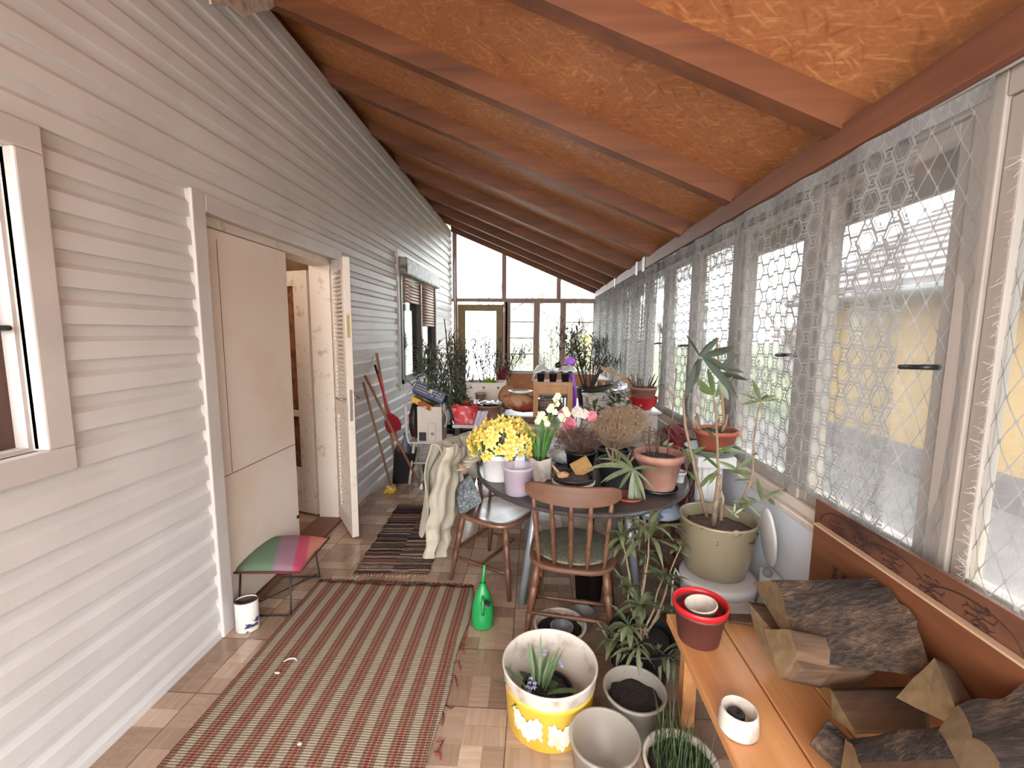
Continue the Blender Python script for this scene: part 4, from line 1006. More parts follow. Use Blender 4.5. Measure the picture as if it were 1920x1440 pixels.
leafset(s2b, [P2(1312, 668, 2, 1288, 625, 2, .012), P2(1312, 668, 2, 1345, 632, 1.98, .03), P2(1312, 668, 2, 1365, 655, 1.99, .03), P2(1312, 668, 2, 1330, 650, 2.05, .03), P2(1316, 672, 2, 1280, 742, 2.0, .036, .5), P2(1310, 672, 2, 1298, 722, 2.0, .038, .4), P2(1316, 668, 2, 1368, 692, 1.99, .032), P2(1318, 672, 2, 1390, 735, 1.96, .034, .3), P2(1345, 700, 2, 1402, 708, 1.97, .026), P2(1350, 690, 2, 1385, 660, 1.98, .022), P2(1350, 686, 2, 1395, 695, 1.97, .02), P2(1318, 672, 2, 1372, 645, 2.0, .026)], MLEAFD)
leafset(s3, [P2(1338, 742, 2.03, 1330, 690, 2.0, .028, .3), P2(1338, 742, 2.03, 1302, 702, 2.0, .028), P2(1340, 745, 2.03, 1370, 705, 1.98, .026), P2(1336, 740, 2.03, 1312, 725, 2.0, .026), P2(1346, 715, 2.0, 1367, 748, 1.97, .030), P2(1346, 850, 2.05, 1375, 832, 2.0, .02), P2(1346, 842, 2.05, 1395, 846, 2.0, .026), P2(1346, 865, 2.05, 1388, 880, 2.0, .02), P2(1344, 850, 2.05, 1318, 862, 2.0, .022), P2(1342, 825, 2.05, 1322, 800, 2.0, .018), P2(1347, 880, 2.05, 1330, 905, 2.0, .022), P2(1347, 880, 2.05, 1320, 850, 2.0, .02)], MLO)
leafset(s2, [P2(1300, 870, 2.05, 1278, 835, 2.0, .02), P2(1296, 850, 2.05, 1322, 835, 2.0, .018), P2(1312, 915, 2.05, 1335, 885, 2.0, .02), P2(1308, 905, 2.05, 1290, 880, 2.0, .016)], MLO)
leafset(s4, [P2(1426, 752, 1.97, 1412, 714, 1.97, .022, .0), P2(1426, 752, 1.97, 1388, 733, 1.96, .012), P2(1426, 752, 1.97, 1390, 755, 1.95, .016), P2(1426, 752, 1.97, 1452, 740, 1.95, .018), P2(1426, 752, 1.97, 1460, 746, 1.97, .015), P2(1424, 752, 1.97, 1440, 738, 2.0, .014), P2(1412, 862, 2, 1388, 874, 2.0, .028), P2(1413, 850, 2, 1418, 850, 1.95, .02), P2(1408, 900, 2.0, 1378, 898, 2.0, .014), P2(1410, 890, 2.0, 1370, 880, 2.0, .03)], MLO)
leafset(s5, [P2(1428, 938, 2.0, 1420, 898, 2.0, .022, 0), P2(1432, 935, 2, 1462, 918, 1.97, .018), P2(1440, 936, 2, 1455, 945, 1.97, .02), P2(1415, 942, 2, 1375, 935, 1.97, .016), P2(1420, 940, 2, 1400, 930, 2, .012), P2(1408, 945, 2, 1370, 960, 1.95, .016), P2(1400, 945, 2, 1430, 970, 1.95, .014)], MLO)
leafset(s6, [P2(1376, 965, 1.96, 1362, 950, 1.95, .01), P2(1376, 965, 1.96, 1392, 952, 1.95, .01), P2(1376, 965, 1.96, 1378, 945, 1.96, .009), P2(1376, 965, 1.96, 1386, 970, 1.94, .009)], MLEAFL, name='young_leaves')
# the white fan-like lid behind
fl = thing('plastic_scoop', 'shiny white plastic shell standing on edge behind the cream planter', 'plastic shell', (1.045, 1.90, .50))
m = MB(); m.lathe([(0, .004), (.075, .0), (.083, .004), (.086, .012), (.080, .010), (.07, .006), (0, .01)], 40, M=Matrix.Translation((-.01, 0, .155)) @ Matrix.Rotation(math.radians(83), 4, 'Y') @ Matrix.Rotation(.0, 4, 'Z'), sx=1.6, sy=.75); m.build('shell', simple('shiny_grey_white', srgb(186, 184, 182), .25, .06), fl)
m = MB(); m.blob((0, -.01, .0), .022, 14, 8); m.build('ball_joint', MGREYP, fl)
sb = thing('white_block', 'small white box stacked behind the cream planter, under the standing shell', 'box', (1.03, 1.93, .0)); m = MB(); m.box((.03, -.06, 0), (.085, .06, .475)); m.build('body', MWPL, sb, bevel=.01)
# ---------------------------------------------------------------- oval table
tb = thing('oval_table', 'dark round topped table with splayed grey tube legs, crowded with flower pots', 'table', (.28, 2.62, 0))
m = MB(); m.smooth = False; m.lathe([(0, .715), (.97, .715), (.99, .72), (1.0, .728), (.99, .738), (.975, .742), (0, .742)], 72, sx=.62, sy=.72); m.build('tabletop', MSTONE, tb)
m = MB(); m.lathe([(.80, .68), (.82, .68), (.82, .715), (.80, .715)], 60, sx=.62, sy=.72); m.build('apron', MSTONE, tb)
for a, b in (((-.24, -.17), (-.335, -.26)), ((.24, -.17), (.335, -.26)), ((-.24, .30), (-.335, .40)), ((.24, .30), (.335, .40))):
    m = MB(); m.tube([(a[0], a[1], .70), (b[0], b[1], .0)], .022, 16); m.build('leg', MGREYTUBE, tb)
# ---------------------------------------------------------------- spindle back chairs
def turned(m, p, q, prof):
    p, q = Vector(p), Vector(q); L = (q-p).length; M = Matrix.Translation(p) @ (q-p).to_track_quat('Z', 'Y').to_matrix().to_4x4()
    m.lathe([(0, 0)]+[(r_, t_*L) for t_, r_ in prof]+[(0, L)], 14, M=M); return m
LEG = [(0, .011), (.3, .016), (.42, .019), (.45, .013), (.47, .019), (.50, .013), (.52, .020), (.62, .017), (.72, .021), (.74, .014), (.76, .021), (1, .017)]
SPN = [(0, .011), (.12, .009), (.3, .014), (.34, .009), (.37, .015), (.40, .009), (.55, .014), (.72, .013), (.75, .008), (.78, .013), (1, .009)]
STR = [(0, .008), (.2, .010), (.38, .013), (.42, .009), (.46, .014), (.5, .010), (.54, .014), (.58, .009), (.62, .013), (.8, .010), (1, .008)]
def spindle_chair(label, loc, rotz, msw, mtw, back=True, name='spindle_chair'):
    t = thing(name, label, 'chair', loc, rotz, None); Z = .44
    m = MB()
    prof2 = []
    def seat(u, v, z):
        a = 2*PI*u; sq = lambda c, s: (abs(c)**.62*(1 if c > 0 else -1), abs(s)**.62*(1 if s > 0 else -1)); c_, s_ = sq(math.cos(a), math.sin(a)); w = .225+.012*s_; return (c_*w*v, s_*.215*v+.0, z)
    rings = [(0, Z-.034), (.90, Z-.034), (.97, Z-.026), (1, Z-.014), (.985, Z-.003), (.93, Z), (.7, Z-.006), (0, Z-.008)]
    m.grid(lambda u, v: seat(u, rings[round(v*7)][0], rings[round(v*7)][1]), 48, 7); m.build('seat', msw, t)
    for sx in (-1, 1):
        for sy in (-1, 1): turned(MB(), (sx*.215, sy*.215, 0), (sx*.165, sy*.155, Z-.02), LEG).build('leg', mtw, t)
    for sx in (-1, 1): turned(MB(), (sx*.197, -.195, .15), (sx*.197, .195, .15), STR).build('stretcher', mtw, t)
    turned(MB(), (-.197, 0, .15), (.197, 0, .15), STR).build('stretcher', mtw, t)
    turned(MB(), (-.20, -.20, .19), (.20, -.20, .19), STR).build('stretcher', mtw, t)
    n = 5
    for k in range(n):
        x = (k-(n-1)/2)/((n-1)/2); turned(MB(), (x*.155, -.185+.020*x*x, Z-.01), (x*.180, -.275+.055*x*x, Z+.36), SPN).build('spindle', mtw, t)
    m = MB()
    def crest(u, v):
        x = (u-.5)*2; hw = .222*x; top = .430-.008*x*x-.022*abs(x)**8; bot = .338+.004*x*x+.024*abs(x)**8; q = v*4
        y = -.282+.080*x*x; th = .011*(1-.3*abs(x)**6)
        pts = [(bot, -th), (top, -th), (top+.002, 0), (top, th), (bot, th), (bot, -th)]; i = min(4, int(v*5+1e-6)); f = v*5-i
        a, b = pts[i], pts[min(5, i+1)]; return (hw, y+a[1]+(b[1]-a[1])*f, Z+a[0]+(b[0]-a[0])*f)
    m.grid(crest, 28, 5)
    for e in (0, 1):
        n0 = m.add([crest(e, j/5) for j in range(5)]); m.face([n0+j for j in (range(5) if e else reversed(range(5)))])
    m.build('crest_rail', msw, t, bevel=.004); return t
fc = spindle_chair('honey brown spindle back chair seen from behind, nearest the camera', (.215, 2.17, 0), math.radians(-9), MCHAIR, MCHAIRZ)
sp = thing('seat_pad', 'thin faded green seat pad tied on the nearest wooden chair', 'seat pad', (.215, 2.17, .442), math.radians(-9))
m = MB(); m.blob((0, .01, .012), (.215, .205, .014), 28, 8, .02, random.Random(1)); m.build('pad', MCUSHG, sp)
m = MB(); m.tube([(.2, -.17, .01), (.235, -.20, -.02), (.24, -.19, -.07)], .005, 5); m.build('tie', MCUSHG, sp)
lc = spindle_chair('wooden spindle chair turned sideways with a beige coat over its back', (-.216, 2.665, 0), math.radians(-118), MCHAIRD and m_wood('chair_seat_dark', srgb(92, 58, 44), srgb(128, 90, 72), 'X', .22, coat=.6), MCHAIRZ)
rc = spindle_chair('dark wooden chair on the window side of the round table', (.80, 2.73, 0), math.radians(95), MCHAIRD, MCHAIRD)
bg_ = thing('plastic_bag', 'blue and white plastic bag lying on the dark wooden chair seat', 'bag', (.75, 2.60, .442), 0)
m = MB(); r = random.Random(5); m.blob((0, .0, .05), (.16, .15, .05), 24, 12, .07, r); m.build('bag', MBLUEB, bg_)
# coat over the left chair, cushion on its seat
ct_ = thing('beige_coat', 'beige jacket draped over the back of the sideways wooden chair', 'coat', (-.42, 2.79, .42))
def place_c(s, o, z):  # s along the crest (-1 near camera .. 1), o outwards from the seat
    th = math.radians(-118); fx, fy = -math.sin(th), math.cos(th); sx_, sy_ = math.cos(th), math.sin(th)
    return Vector((-.216-fx*(.255+o)-sx_*s*.0-(-sx_)*0, 2.665-fy*(.255+o), z))+Vector((sx_, sy_, 0))*(s)
def coatf(u, v):
    # v: 0 outside hem -> .62 crest -> 1 inside hem ; u across the crest; u=1 is the camera side end
    s = (-.27+.56*u); fold = .022*math.sin(u*21+2.2*math.sin(v*6))+.013*math.sin(u*39+2+v*9)+.006*math.sin(u*67+v*15)
    if v < .62:
        t = 1-v/.62; ln = .62*(.72+.28*(u**.7)); z = .885-ln*t**1.0-.012*math.sin(u*PI)*0; o = .018+.07*min(1, t*3)**.7+fold*(.25+t)*1.3+.02*t
        if t < .06: z = .885-.3*t*ln
    else:
        t = (v-.62)/.38; ln = .30*(1-.35*abs(u-.5)); z = .888-ln*t; o = .018-.055*min(1, t*3)**.7-fold*(.3+t)*1.0
    s2 = s*(1+.05*math.sin(v*6)); z -= .03*max(0, abs(u-.5)*2-.75)*4*.3
    return place_c(s2, o, z)
m = MB(); m.grid(coatf, 60, 60); m.build('body', MCOAT, ct_, world=True, solid=.012, sub=1)
def sleeve(pts, rads, name):
    m = MB(); pts = [Vector(p) for p in pts]; n = 28; P_ = []; Rr = []
    for i in range(n):
        f = i/(n-1)*(len(pts)-1); k = min(int(f), len(pts)-2); P_.append(pts[k].lerp(pts[k+1], f-k)); Rr.append((rads[k]+(rads[k+1]-rads[k])*(f-k))*(1+.10*math.sin(i*1.3+len(rads))+.05*math.sin(i*2.9)))
    P_ = [p+Vector((.008*math.sin(i*.9), .006*math.sin(i*1.7), 0)) for i, p in enumerate(P_)]
    m.grid(lambda u, v: P_[min(27, round(v*27))]+Vector((math.cos(2*PI*u), math.sin(2*PI*u), .15*math.cos(2*PI*u)))*Rr[min(27, round(v*27))]*(1+.16*math.sin(u*2*PI*3+v*4)+.08*math.sin(u*2*PI*5-v*7)), 30, 27); return m.build(name, MCOAT, ct_, world=True, sub=1)
sleeve([oY(845, 835, 2.42), oY(826, 900, 2.42), oY(815, 980, 2.42), oY(808, 1043, 2.42)], [.042, .046, .042, .036], 'sleeve')
sleeve([oY(858, 838, 2.55), oY(840, 910, 2.54), oY(832, 985, 2.54), oY(830, 1040, 2.54)], [.045, .05, .05, .04], 'coat_tail')
s_ = sleeve([oY(893, 835, 2.60), oY(885, 860, 2.50), oY(866, 880, 2.44)], [.05, .045, .032], 'sleeve')
m = MB(); d_ = (oY(866, 880, 2.44)-oY(885, 860, 2.50)).normalized(); m.lathe([(.034, -.012), (.036, .004), (.030, .006), (.022, -.01), (0, -.01)], 24, M=Matrix.Translation(oY(866, 880, 2.44)) @ d_.to_track_quat('Z', 'Y').to_matrix().to_4x4()); m.build('cuff', simple('coat_lining', srgb(136, 108, 86), .9), ct_, world=True)
cu = thing('grey_cushion', 'blue grey woven cushion propped on the sideways chair seat', 'cushion', tuple(oY(873, 928, 2.60)), 0)
M_ = Matrix.Rotation(math.radians(-28), 4, 'Z') @ Matrix.Rotation(math.radians(78), 4, 'X') @ Matrix.Rotation(math.radians(38), 4, 'Z')
m = MB(); n_ = 18
for sg in (1, -1): m.grid(lambda u, v: M_ @ Vector(((u-.5)*.185, (v-.5)*.185*(1), sg*.042*(max(0, math.sin(PI*u))*max(0, math.sin(PI*v)))**.45)), n_, n_)
m.build('cover', MCUSH, cu)
# ================================================================ things on the round table
TZ = .742
r = random.Random(77)
wtb = thing('white_tub', 'white plastic tub packed with yellow daffodils at the left table edge', 'tub', (-.19, 2.36, TZ))
pot(MB(), .093, .084, .135).build('body', MWPL, wtb); s = MB(); s.lathe([(.088, .115), (0, .115)], 24); s.build('water', simple('green_water', srgb(70, 84, 60), .1), wtb)
# daffodil prototype: bloom faces +z, stem runs back
df = thing('daffodil', 'x', 'daffodil', (0, 0, 0), group='yellow daffodils in the white tub')
m = MB()
for k in range(6):
    a = k*PI/3; m.leaf((.004*math.cos(a), .004*math.sin(a), 0), (math.cos(a), math.sin(a), .35+.3*math.sin(k*2.3)), .034+.004*math.sin(k*1.7), .021, -.1+.2*math.sin(k*3.1), 4, .3)
m.build('petals', MYPET, df)
m = MB(); m.lathe([(0, .002), (.006, 0), (.007, .012), (.013, .022), (.012, .022), (.005, .012), (0, .004)], 10); m.build('trumpet', MYTR, df)
m = MB(); m.tube([(0, 0, 0), (0, 0, -.02), (.004, 0, -.09)], .0025, 5); m.build('stem', MLEAFB, df)
DL = 'yellow daffodil in the bunch in the white tub, one of many alike'
first = True; pts = []; cen = Vector((-.178, 2.36, .945))
while len(pts) < 78:
    a = r.uniform(0, 2*PI); b = math.asin(r.uniform(-.30, 1)); d = Vector((math.cos(a)*math.cos(b), math.sin(a)*math.cos(b), math.sin(b)))
    if d.y > .5: continue
    p = cen+Vector((d.x*.155, d.y*.12, d.z*(.115 if d.z > 0 else .16)-.02*max(0, -d.x)+.015*math.sin(a*3)))*1.0+d*r.uniform(-.02, .018)
    if all((p-q).length > .021 for q in pts):
        pts.append(p); rot = (d+Vector((r.uniform(-.7, .7), r.uniform(-.8, .3), r.uniform(-.8, .5)))).to_track_quat('Z', 'Y').to_euler()
        if first: df.location = p; df.rotation_euler = rot; df['label'] = DL; first = False
        else: copy_tree(df, None, DL, p, rot)
lt = thing('lilac_tub', 'translucent lilac plastic tub with a cup inside, at the front of the table', 'tub', (-.075, 2.14, TZ))
m = MB(); m.lathe([(0, 0), (.062, 0), (.066, .004), (.075, .128), (.082, .130), (.082, .142), (.078, .144), (.073, .140), (.063, .008), (0, .008)], 40); m.build('body', MCLEARP, lt)
yc = thing('yoghurt_cup', 'pink and white printed cup standing inside the lilac tub', 'cup', (-.065, 2.135, TZ+.012))
m = MB(); m.lathe([(0, 0), (.028, 0), (.030, .01), (.038, .10), (.040, .102), (.038, .105), (0, .103)], 28); m.build('cup', MWPL, yc)
mk = Mat('pink_label'); x, y, z = mk.xyz(); mk.base(mk.mix(mk.noise(26).gt(.5), srgb(206, 60, 120), srgb(214, 190, 196)))
m = MB(); m.grid(lambda u, v: ((.0315+.006*v)*math.cos(-2.4+2.2*u), (.0315+.006*v)*math.sin(-2.4+2.2*u), .018+.05*v), 14, 2); m.build('label', mk.m, yc)
# narcissus with cream flowers
nc = thing('potted_narcissus', 'cream flowered narcissus in a wrapped white pot beside the yellow daffodils', 'potted plant', (.037, 2.37, TZ))
q = random.Random(3)
m = MB(); m.grid(lambda u, v: ((.058+.012*v+.005*math.sin(u*40+v*4))*math.cos(2*PI*u), (.058+.012*v+.005*math.sin(u*40+v*4))*math.sin(2*PI*u), .125*v+.006*math.sin(u*23)), 48, 8); m.build('wrapped_pot', MDIRTW, nc)
m = MB(); m.lathe([(.064, .11), (0, .112)], 20); m.build('soil', MSOIL, nc)
lf = MB(); stx = MB(); fl_ = MB()
for k in range(34):
    a = q.uniform(0, 6.28); lf.leaf((.03*math.cos(a), .03*math.sin(a), .11), (.3*math.cos(a), .3*math.sin(a), 1), q.uniform(.15, .27), .012, q.uniform(.02, .3), 5, .2)
lf.build('leaves', MLEAFB, nc)
blooms = [(1008, 790), (1017, 776), (1023, 785), (1030, 768), (1034, 762), (1042, 748), (1046, 742), (1040, 772), (1044, 757), (1052, 780), (1060, 768), (1064, 776), (1055, 785), (1012, 782), (1026, 794)]
for px, py in blooms:
    p = oY(px, py, 2.33+q.uniform(-.03, .04))-Vector((.037, 2.37, TZ)); stx.tube([(.01, 0, .12), Vector((.01, 0, .12)).lerp(p, .5)+Vector((0, 0, .02)), p], .0022, 4)
    b = MB()
    for L_, n6, z_ in ((.020, 6, 0), (.012, 5, -.004)):
        for k in range(n6): a = k*2*PI/n6; b.leaf(p+Vector((0, z_, 0)), (math.cos(a), -.35, math.sin(a)), L_, .018, 0, 3, .1, Vector((-math.sin(a), 0, math.cos(a))))
    b.blob(p+Vector((0, -.006, 0)), .006, 8, 5); b.build('bloom', MCREAMF, nc)
stx.build('flower_stalks', MLEAFB, nc)['kind'] = 'stuff'
# white pot with black inner pot, card, tuber
bpz = thing('white_pot', 'white flower pot with a black inner pot and brown card, behind the nearest chair', 'pot', (.195, 2.055, TZ))
pot(MB(), .098, .074, .105).build('outer_pot', MDIRTW, bpz); M_ = Matrix.Translation((0, 0, .035)); m = MB(); m.lathe([(0, .03), (.07, .03), (.093, .085), (.10, .118), (.104, .12), (.104, .128), (.098, .128), (.092, .10), (0, .10)], 36); m.build('inner_pot', MBLACK, bpz)
m = MB(); m.blob((0, 0, .112), (.088, .088, .012), 20, 6, .2, q); m.build('soil', MSOIL, bpz)
cd = thing('brown_card', 'brown fibre card stuck upright in the black pot behind the chair', 'card', (.235, 2.07, TZ+.165)); m = MB(); m.box((-.045, -.006, -.045), (.045, .006, .045), Matrix.Rotation(math.radians(-30), 4, 'Y') @ Matrix.Rotation(.4, 4, 'X')); m.build('sheet', simple('fibre_card', srgb(148, 112, 64), .9, .2, 40, bump=.5), cd)
tu = thing('dried_tuber', 'dried brown tuber lying on the soil of the black pot', 'tuber', (.14, 2.03, TZ+.135)); m = MB(); m.blob((0, 0, 0), (.028, .02, .016), 14, 8, .25, q); m.tube([(-.02, 0, .01), (-.05, .02, .045)], [.008, .005], 6); m.build('tuber', simple('tuber_skin', srgb(172, 132, 96), .9, .3, 40, bump=1), tu)
def cutstems(parent, n, rr, z, h, mat, seed, rad=.006, lean=.5, off=(0, 0)):
    q = random.Random(seed)
    for k in range(n):
        a = q.uniform(0, 6.28); b = Vector((rr*.5*math.cos(a)+off[0], rr*.5*math.sin(a)+off[1], z)); e = b+Vector((lean*h*math.cos(a)*q.random(), lean*h*math.sin(a)*q.random(), h*q.uniform(.5, 1)))
        MB().tube([b, b.lerp(e, .5)+Vector((q.uniform(-.008, .008), 0, 0)), e], [rad, rad*.9, rad*.75], 7).build('cut_stem', mat, parent)
def plantpot(name, label, loc, rt, rb, h, mat, seed, soil=.85, sm=MSOIL, lip=.012, lipw=.006):
    t = thing(name, label, 'potted plant' if 'potted' in name else 'pot', loc); pot(MB(), rt, rb, h, lip=lip, lipw=lipw).build('pot_body', mat, t)
    q = random.Random(seed); s = MB(); rs = rb+(rt-rb)*soil-.006; s.blob((0, 0, h*soil), (rs, rs, .012), 22, 6, .15, q); s.build('soil', sm, t); return t
dk = plantpot('potted_stump', 'dark grey pot with pruned stumps and long grey green leaves, right of the chair back', (.461, 2.267, TZ), .122, .092, .145, simple('dark_grey_plastic', srgb(52, 54, 58), .4), 2)
cutstems(dk, 7, .08, .12, .09, MSTEM, 4, .007, .6)
bt = plantpot('potted_stump', 'big pinkish terracotta pot with pruned twigs on the right of the round table', (.645, 2.235, TZ+.016), .116, .086, .185, MTERR, 3, .82, lip=.035, lipw=.012)
cutstems(bt, 6, .09, .15, .16, MSTEMD, 8, .005, .5)
m = MB(); m.tube([(.05, .02, .15), (.06, .05, .28), (.10, .08, .36), (.17, .10, .36), (.2, .08, .25)], .003, 6); m.build('bent_shoot', MSTEMD, bt)
sa = thing('saucer', 'black plant saucer under the big pinkish terracotta pot', 'saucer', (.645, 2.235, TZ)); m = MB(); m.lathe([(0, 0), (.09, 0), (.105, .02), (.101, .02), (.088, .005), (0, .005)], 32); m.build('dish', MBLACK, sa)
b2 = plantpot('potted_dried_plant', 'black pot holding a dark brown dried plant in the middle of the table', (.275, 2.50, TZ), .088, .07, .13, MBLACK, 5)
b3 = plantpot('potted_dried_plant', 'pot with a wide pale beige dried flower cloud behind the big terracotta pot', (.47, 2.56, TZ), .095, .075, .13, MBLACK, 6)
def dried(parent, cen, rad, n, mat, seed, base):
    q = random.Random(seed); tw = MB(); hd = MB(); base = Vector(base)
    for k in range(n):
        a = q.uniform(0, 2*PI); b = math.asin(q.uniform(-.15, 1)); d = Vector((math.cos(a)*math.cos(b), math.sin(a)*math.cos(b), math.sin(b))); p = Vector(cen)+Vector((d.x*rad[0], d.y*rad[1], d.z*rad[2]))*q.uniform(.75, 1)
        md = base.lerp(p, .55)+Vector((d.x, d.y, .3))*.01; tw.tube([base, md, p], [.0016, .0012, .0008], 3, False)
        for j in range(7):
            e = p+Vector((q.uniform(-1, 1), q.uniform(-1, 1), q.uniform(-.6, 1)))*.026; tw.tube([md.lerp(p, .75), e], .0006, 3, False)
            for l_ in range(3): hd.leaf(e, (q.uniform(-1, 1), q.uniform(-1, 1), q.uniform(-.3, 1)), .008, .005, .1, 2)
    tw.build('twigs', mat, parent)['kind'] = 'stuff'; hd.build('seed_heads', mat, parent)['kind'] = 'stuff'
dried(b3, (.05, 0, .23), (.19, .15, .16), 260, MDRY, 1, (0, 0, .11))
dried(b2, (-.02, 0, .16), (.14, .11, .10), 130, simple('brown_dried', srgb(112, 84, 72), .9, .3, 60), 2, (0, 0, .11))
vp = plantpot('potted_vine', 'terracotta pot of dry curved vine stems behind the big pinkish pot', (.74, 2.50, TZ), .092, .07, .16, MTERO, 9)
q = random.Random(12)
for k in range(7):
    a = q.uniform(-.8, 1.4); MB().tube([(0, 0, .13), (.05*math.cos(a)-.02*k*.5, .03, .21+.01*k), (-.10+.03*k, .04, .24+.008*k), (-.12+.05*k, .0, .19)], .0035, 6).build('vine_stem', MSTEMD, vp)
leafset(vp, [((.0, 0, .14), (q.uniform(-1, 1), q.uniform(-1, .5), q.uniform(.2, 1)), .08, .022, .4) for _ in range(10)], MLEAFL, 2)
sw = thing('white_cup', 'small white cup between the terracotta pot and the maroon sack', 'cup', (.80, 2.37, TZ)); pot(MB(), .034, .026, .06, seg=24).build('body', MWPL, sw)
rs_ = thing('saucer', 'brick red saucer at the table edge right of the chair back', 'saucer', (.47, 2.10, TZ)); m = MB(); m.lathe([(0, 0), (.06, 0), (.075, .018), (.071, .018), (.058, .005), (0, .005)], 28); m.build('dish', simple('brick_red', srgb(128, 62, 50), .6), rs_)
MWPET = simple('white_petal', srgb(214, 202, 192), .6, .1, 30)
# pink and white carnations
vs = thing('flower_jug', 'pale jug holding pink and white carnations behind the narcissus', 'jug', (.27, 2.78, TZ)); m = MB(); m.lathe([(0, 0), (.05, 0), (.06, .05), (.045, .11), (.05, .14), (.045, .14), (.04, .11), (0, .08)], 28); m.build('body', MDIRTW, vs)
for k, (px, py, mat_, rad, lab) in enumerate([(1067, 795, MPINK, .050, 'large pink carnation, lowest of the bunch in the pale jug'), (1056, 775, MPINK, .034, 'small pink carnation half hidden behind the large pink one'), (1082, 772, MWPET, .040, 'cream white carnation between the pink ones, left of the pair'), (1095, 776, MWPET, .034, 'small cream white carnation, right of the pair'), (1109, 780, MPINK, .038, 'pink carnation at the right of the bunch beside the dried flowers')]):
    p = oY(px, py, 2.62); t = thing('carnation', lab, 'carnation', tuple(p), group='carnations in the pale jug'); m = MB(); q = random.Random(k)
    for ring_, (n_, L_, el) in enumerate(((9, 1, .0), (8, .85, .5), (7, .65, 1.1), (5, .45, 2.2))):
        for j in range(n_): a = j*2*PI/n_+ring_*.5; dd = Vector((math.cos(a), -.45-el*.35, math.sin(a)+.15)); m.leaf((0, 0, 0), dd, rad*L_, rad*.95, q.uniform(-.2, .2), 4, .45, Vector((-math.sin(a), 0, math.cos(a))))
    m.build('petals', mat_, t); MB().tube([(0, .004, 0), (0, .03, -.03), Vector((.27, 2.78, TZ+.13))-p], .003, 5).build('stem', MLEAFB, t)
wbg = thing('white_bag', 'crumpled white plastic bag on the table behind the black pots', 'bag', tuple(oY(1060, 838, 2.68)), 0); m = MB(); m.blob((0, 0, 0), (.10, .06, .055), 26, 14, .09, random.Random(4)); m.build('bag', simple('white_bag_plastic', srgb(206, 204, 204), .35, .08, bump=.6), wbg); wbg.location.z = TZ+.05
gb = thing('green_bottle', 'clear glass jar with greenery between the daffodils and the narcissus', 'jar', (-.02, 2.52, TZ)); m = MB(); m.lathe([(0, 0), (.03, 0), (.032, .09), (.022, .11), (.022, .13), (.019, .13), (.019, .11), (.028, .09), (.027, .01), (0, .01)], 24); m.build('glass', m_clear('jar_glass', srgb(170, 176, 160), .35, .1), gb)
leafset(gb, [((0, 0, .1), (random.Random(i).uniform(-.5, .5), -.1, 1), .10, .01, .3) for i in range(8)], MLEAFB)
# drooping long leaves of the dark pot
q = random.Random(9)
MB().tube([(.03, -.10, .10), (.045, -.13, .14), (.05, -.16, .10)], .006, 6).build('arching_stem', MSTEM, dk)
base_ = oY(1187, 880, 2.12)-Vector((.461, 2.267, TZ)); it = []
for qx, qy, w_ in [(1240, 888, .024), (1130, 872, .02), (1108, 872, .026), (1120, 855, .016), (1150, 838, .02), (1205, 935, .022), (1195, 1000, .03), (1180, 975, .028), (1222, 925, .014), (1165, 920, .02), (1140, 905, .024), (1160, 850, .018), (1130, 905, .018), (1212, 990, .022)]:
    e = oY(qx, qy, 2.06)-Vector((.461, 2.267, TZ)); it.append((base_, e-base_+Vector((0, 0, .05)), (e-base_).length*1.1, w_, .45))
leafset(dk, it, MOLE, 1)
# ================================================================ pedestal with saucer and pot by the window
pd = thing('pedestal', 'white plastic column stand under the green saucer, against the window wall', 'plant stand', (.955, 2.36, 0))
m = MB(); m.box((-.10, -.10, 0), (.10, .10, .05)); m.build('base', MWPL, pd, bevel=.01)
m = MB(); m.grid(lambda u, v: ((.062+.0055*abs(math.sin(u*PI*12)))*math.cos(2*PI*u), (.062+.0055*abs(math.sin(u*PI*12)))*math.sin(2*PI*u), .05+.80*v), 96, 1); m.build('fluted_shaft', MWPL, pd)
m = MB(); m.box((-.10, -.10, .85), (.10, .10, .915)); m.build('capital', MWPL, pd, bevel=.012)
gs = thing('saucer', 'wide green grey saucer on the white column stand', 'saucer', (.955, 2.34, .915)); m = MB(); m.lathe([(0, 0), (.10, 0), (.135, .03), (.142, .036), (.137, .037), (.10, .008), (0, .008)], 44); m.build('dish', simple('green_grey_glaze', srgb(92, 112, 104), .3, .1), gs)
tp = plantpot('potted_stump', 'orange terracotta pot with pruned stumps on the green saucer by the window', (.965, 2.33, .925), .104, .078, .125, MTERO, 11, .85, lip=.022, lipw=.010)
cutstems(tp, 9, .10, .10, .11, MSTEM, 12, .008, .6, (-.03, 0))
MB().tube([(.03, 0, .09), oY(1357, 780, 2.30)-Vector(tp.location), oY(1343, 632, 2.30)-Vector(tp.location)], [.007, .0065, .006], 8).build('bamboo_cane', simple('bamboo', srgb(150, 116, 78), .6, .15), tp)
ms_ = thing('maroon_sack', 'crumpled maroon cloth sack standing on the dark chair', 'sack', (.90, 2.80, .442)); m = MB(); m.grid(lambda u, v: ((.085+.02*math.sin(v*7))*(1+.10*math.sin(u*19+v*5))*math.cos(2*PI*u)*(1-.25*v), (.12)*(1+.10*math.sin(u*25+v*3))*math.sin(2*PI*u)*(1-.3*v), .50*v+.02*math.sin(u*13)), 60, 20); m.blob((0, 0, .49), (.065, .09, .03), 20, 8, .1, r); m.build('cloth', MMAROON, ms_)
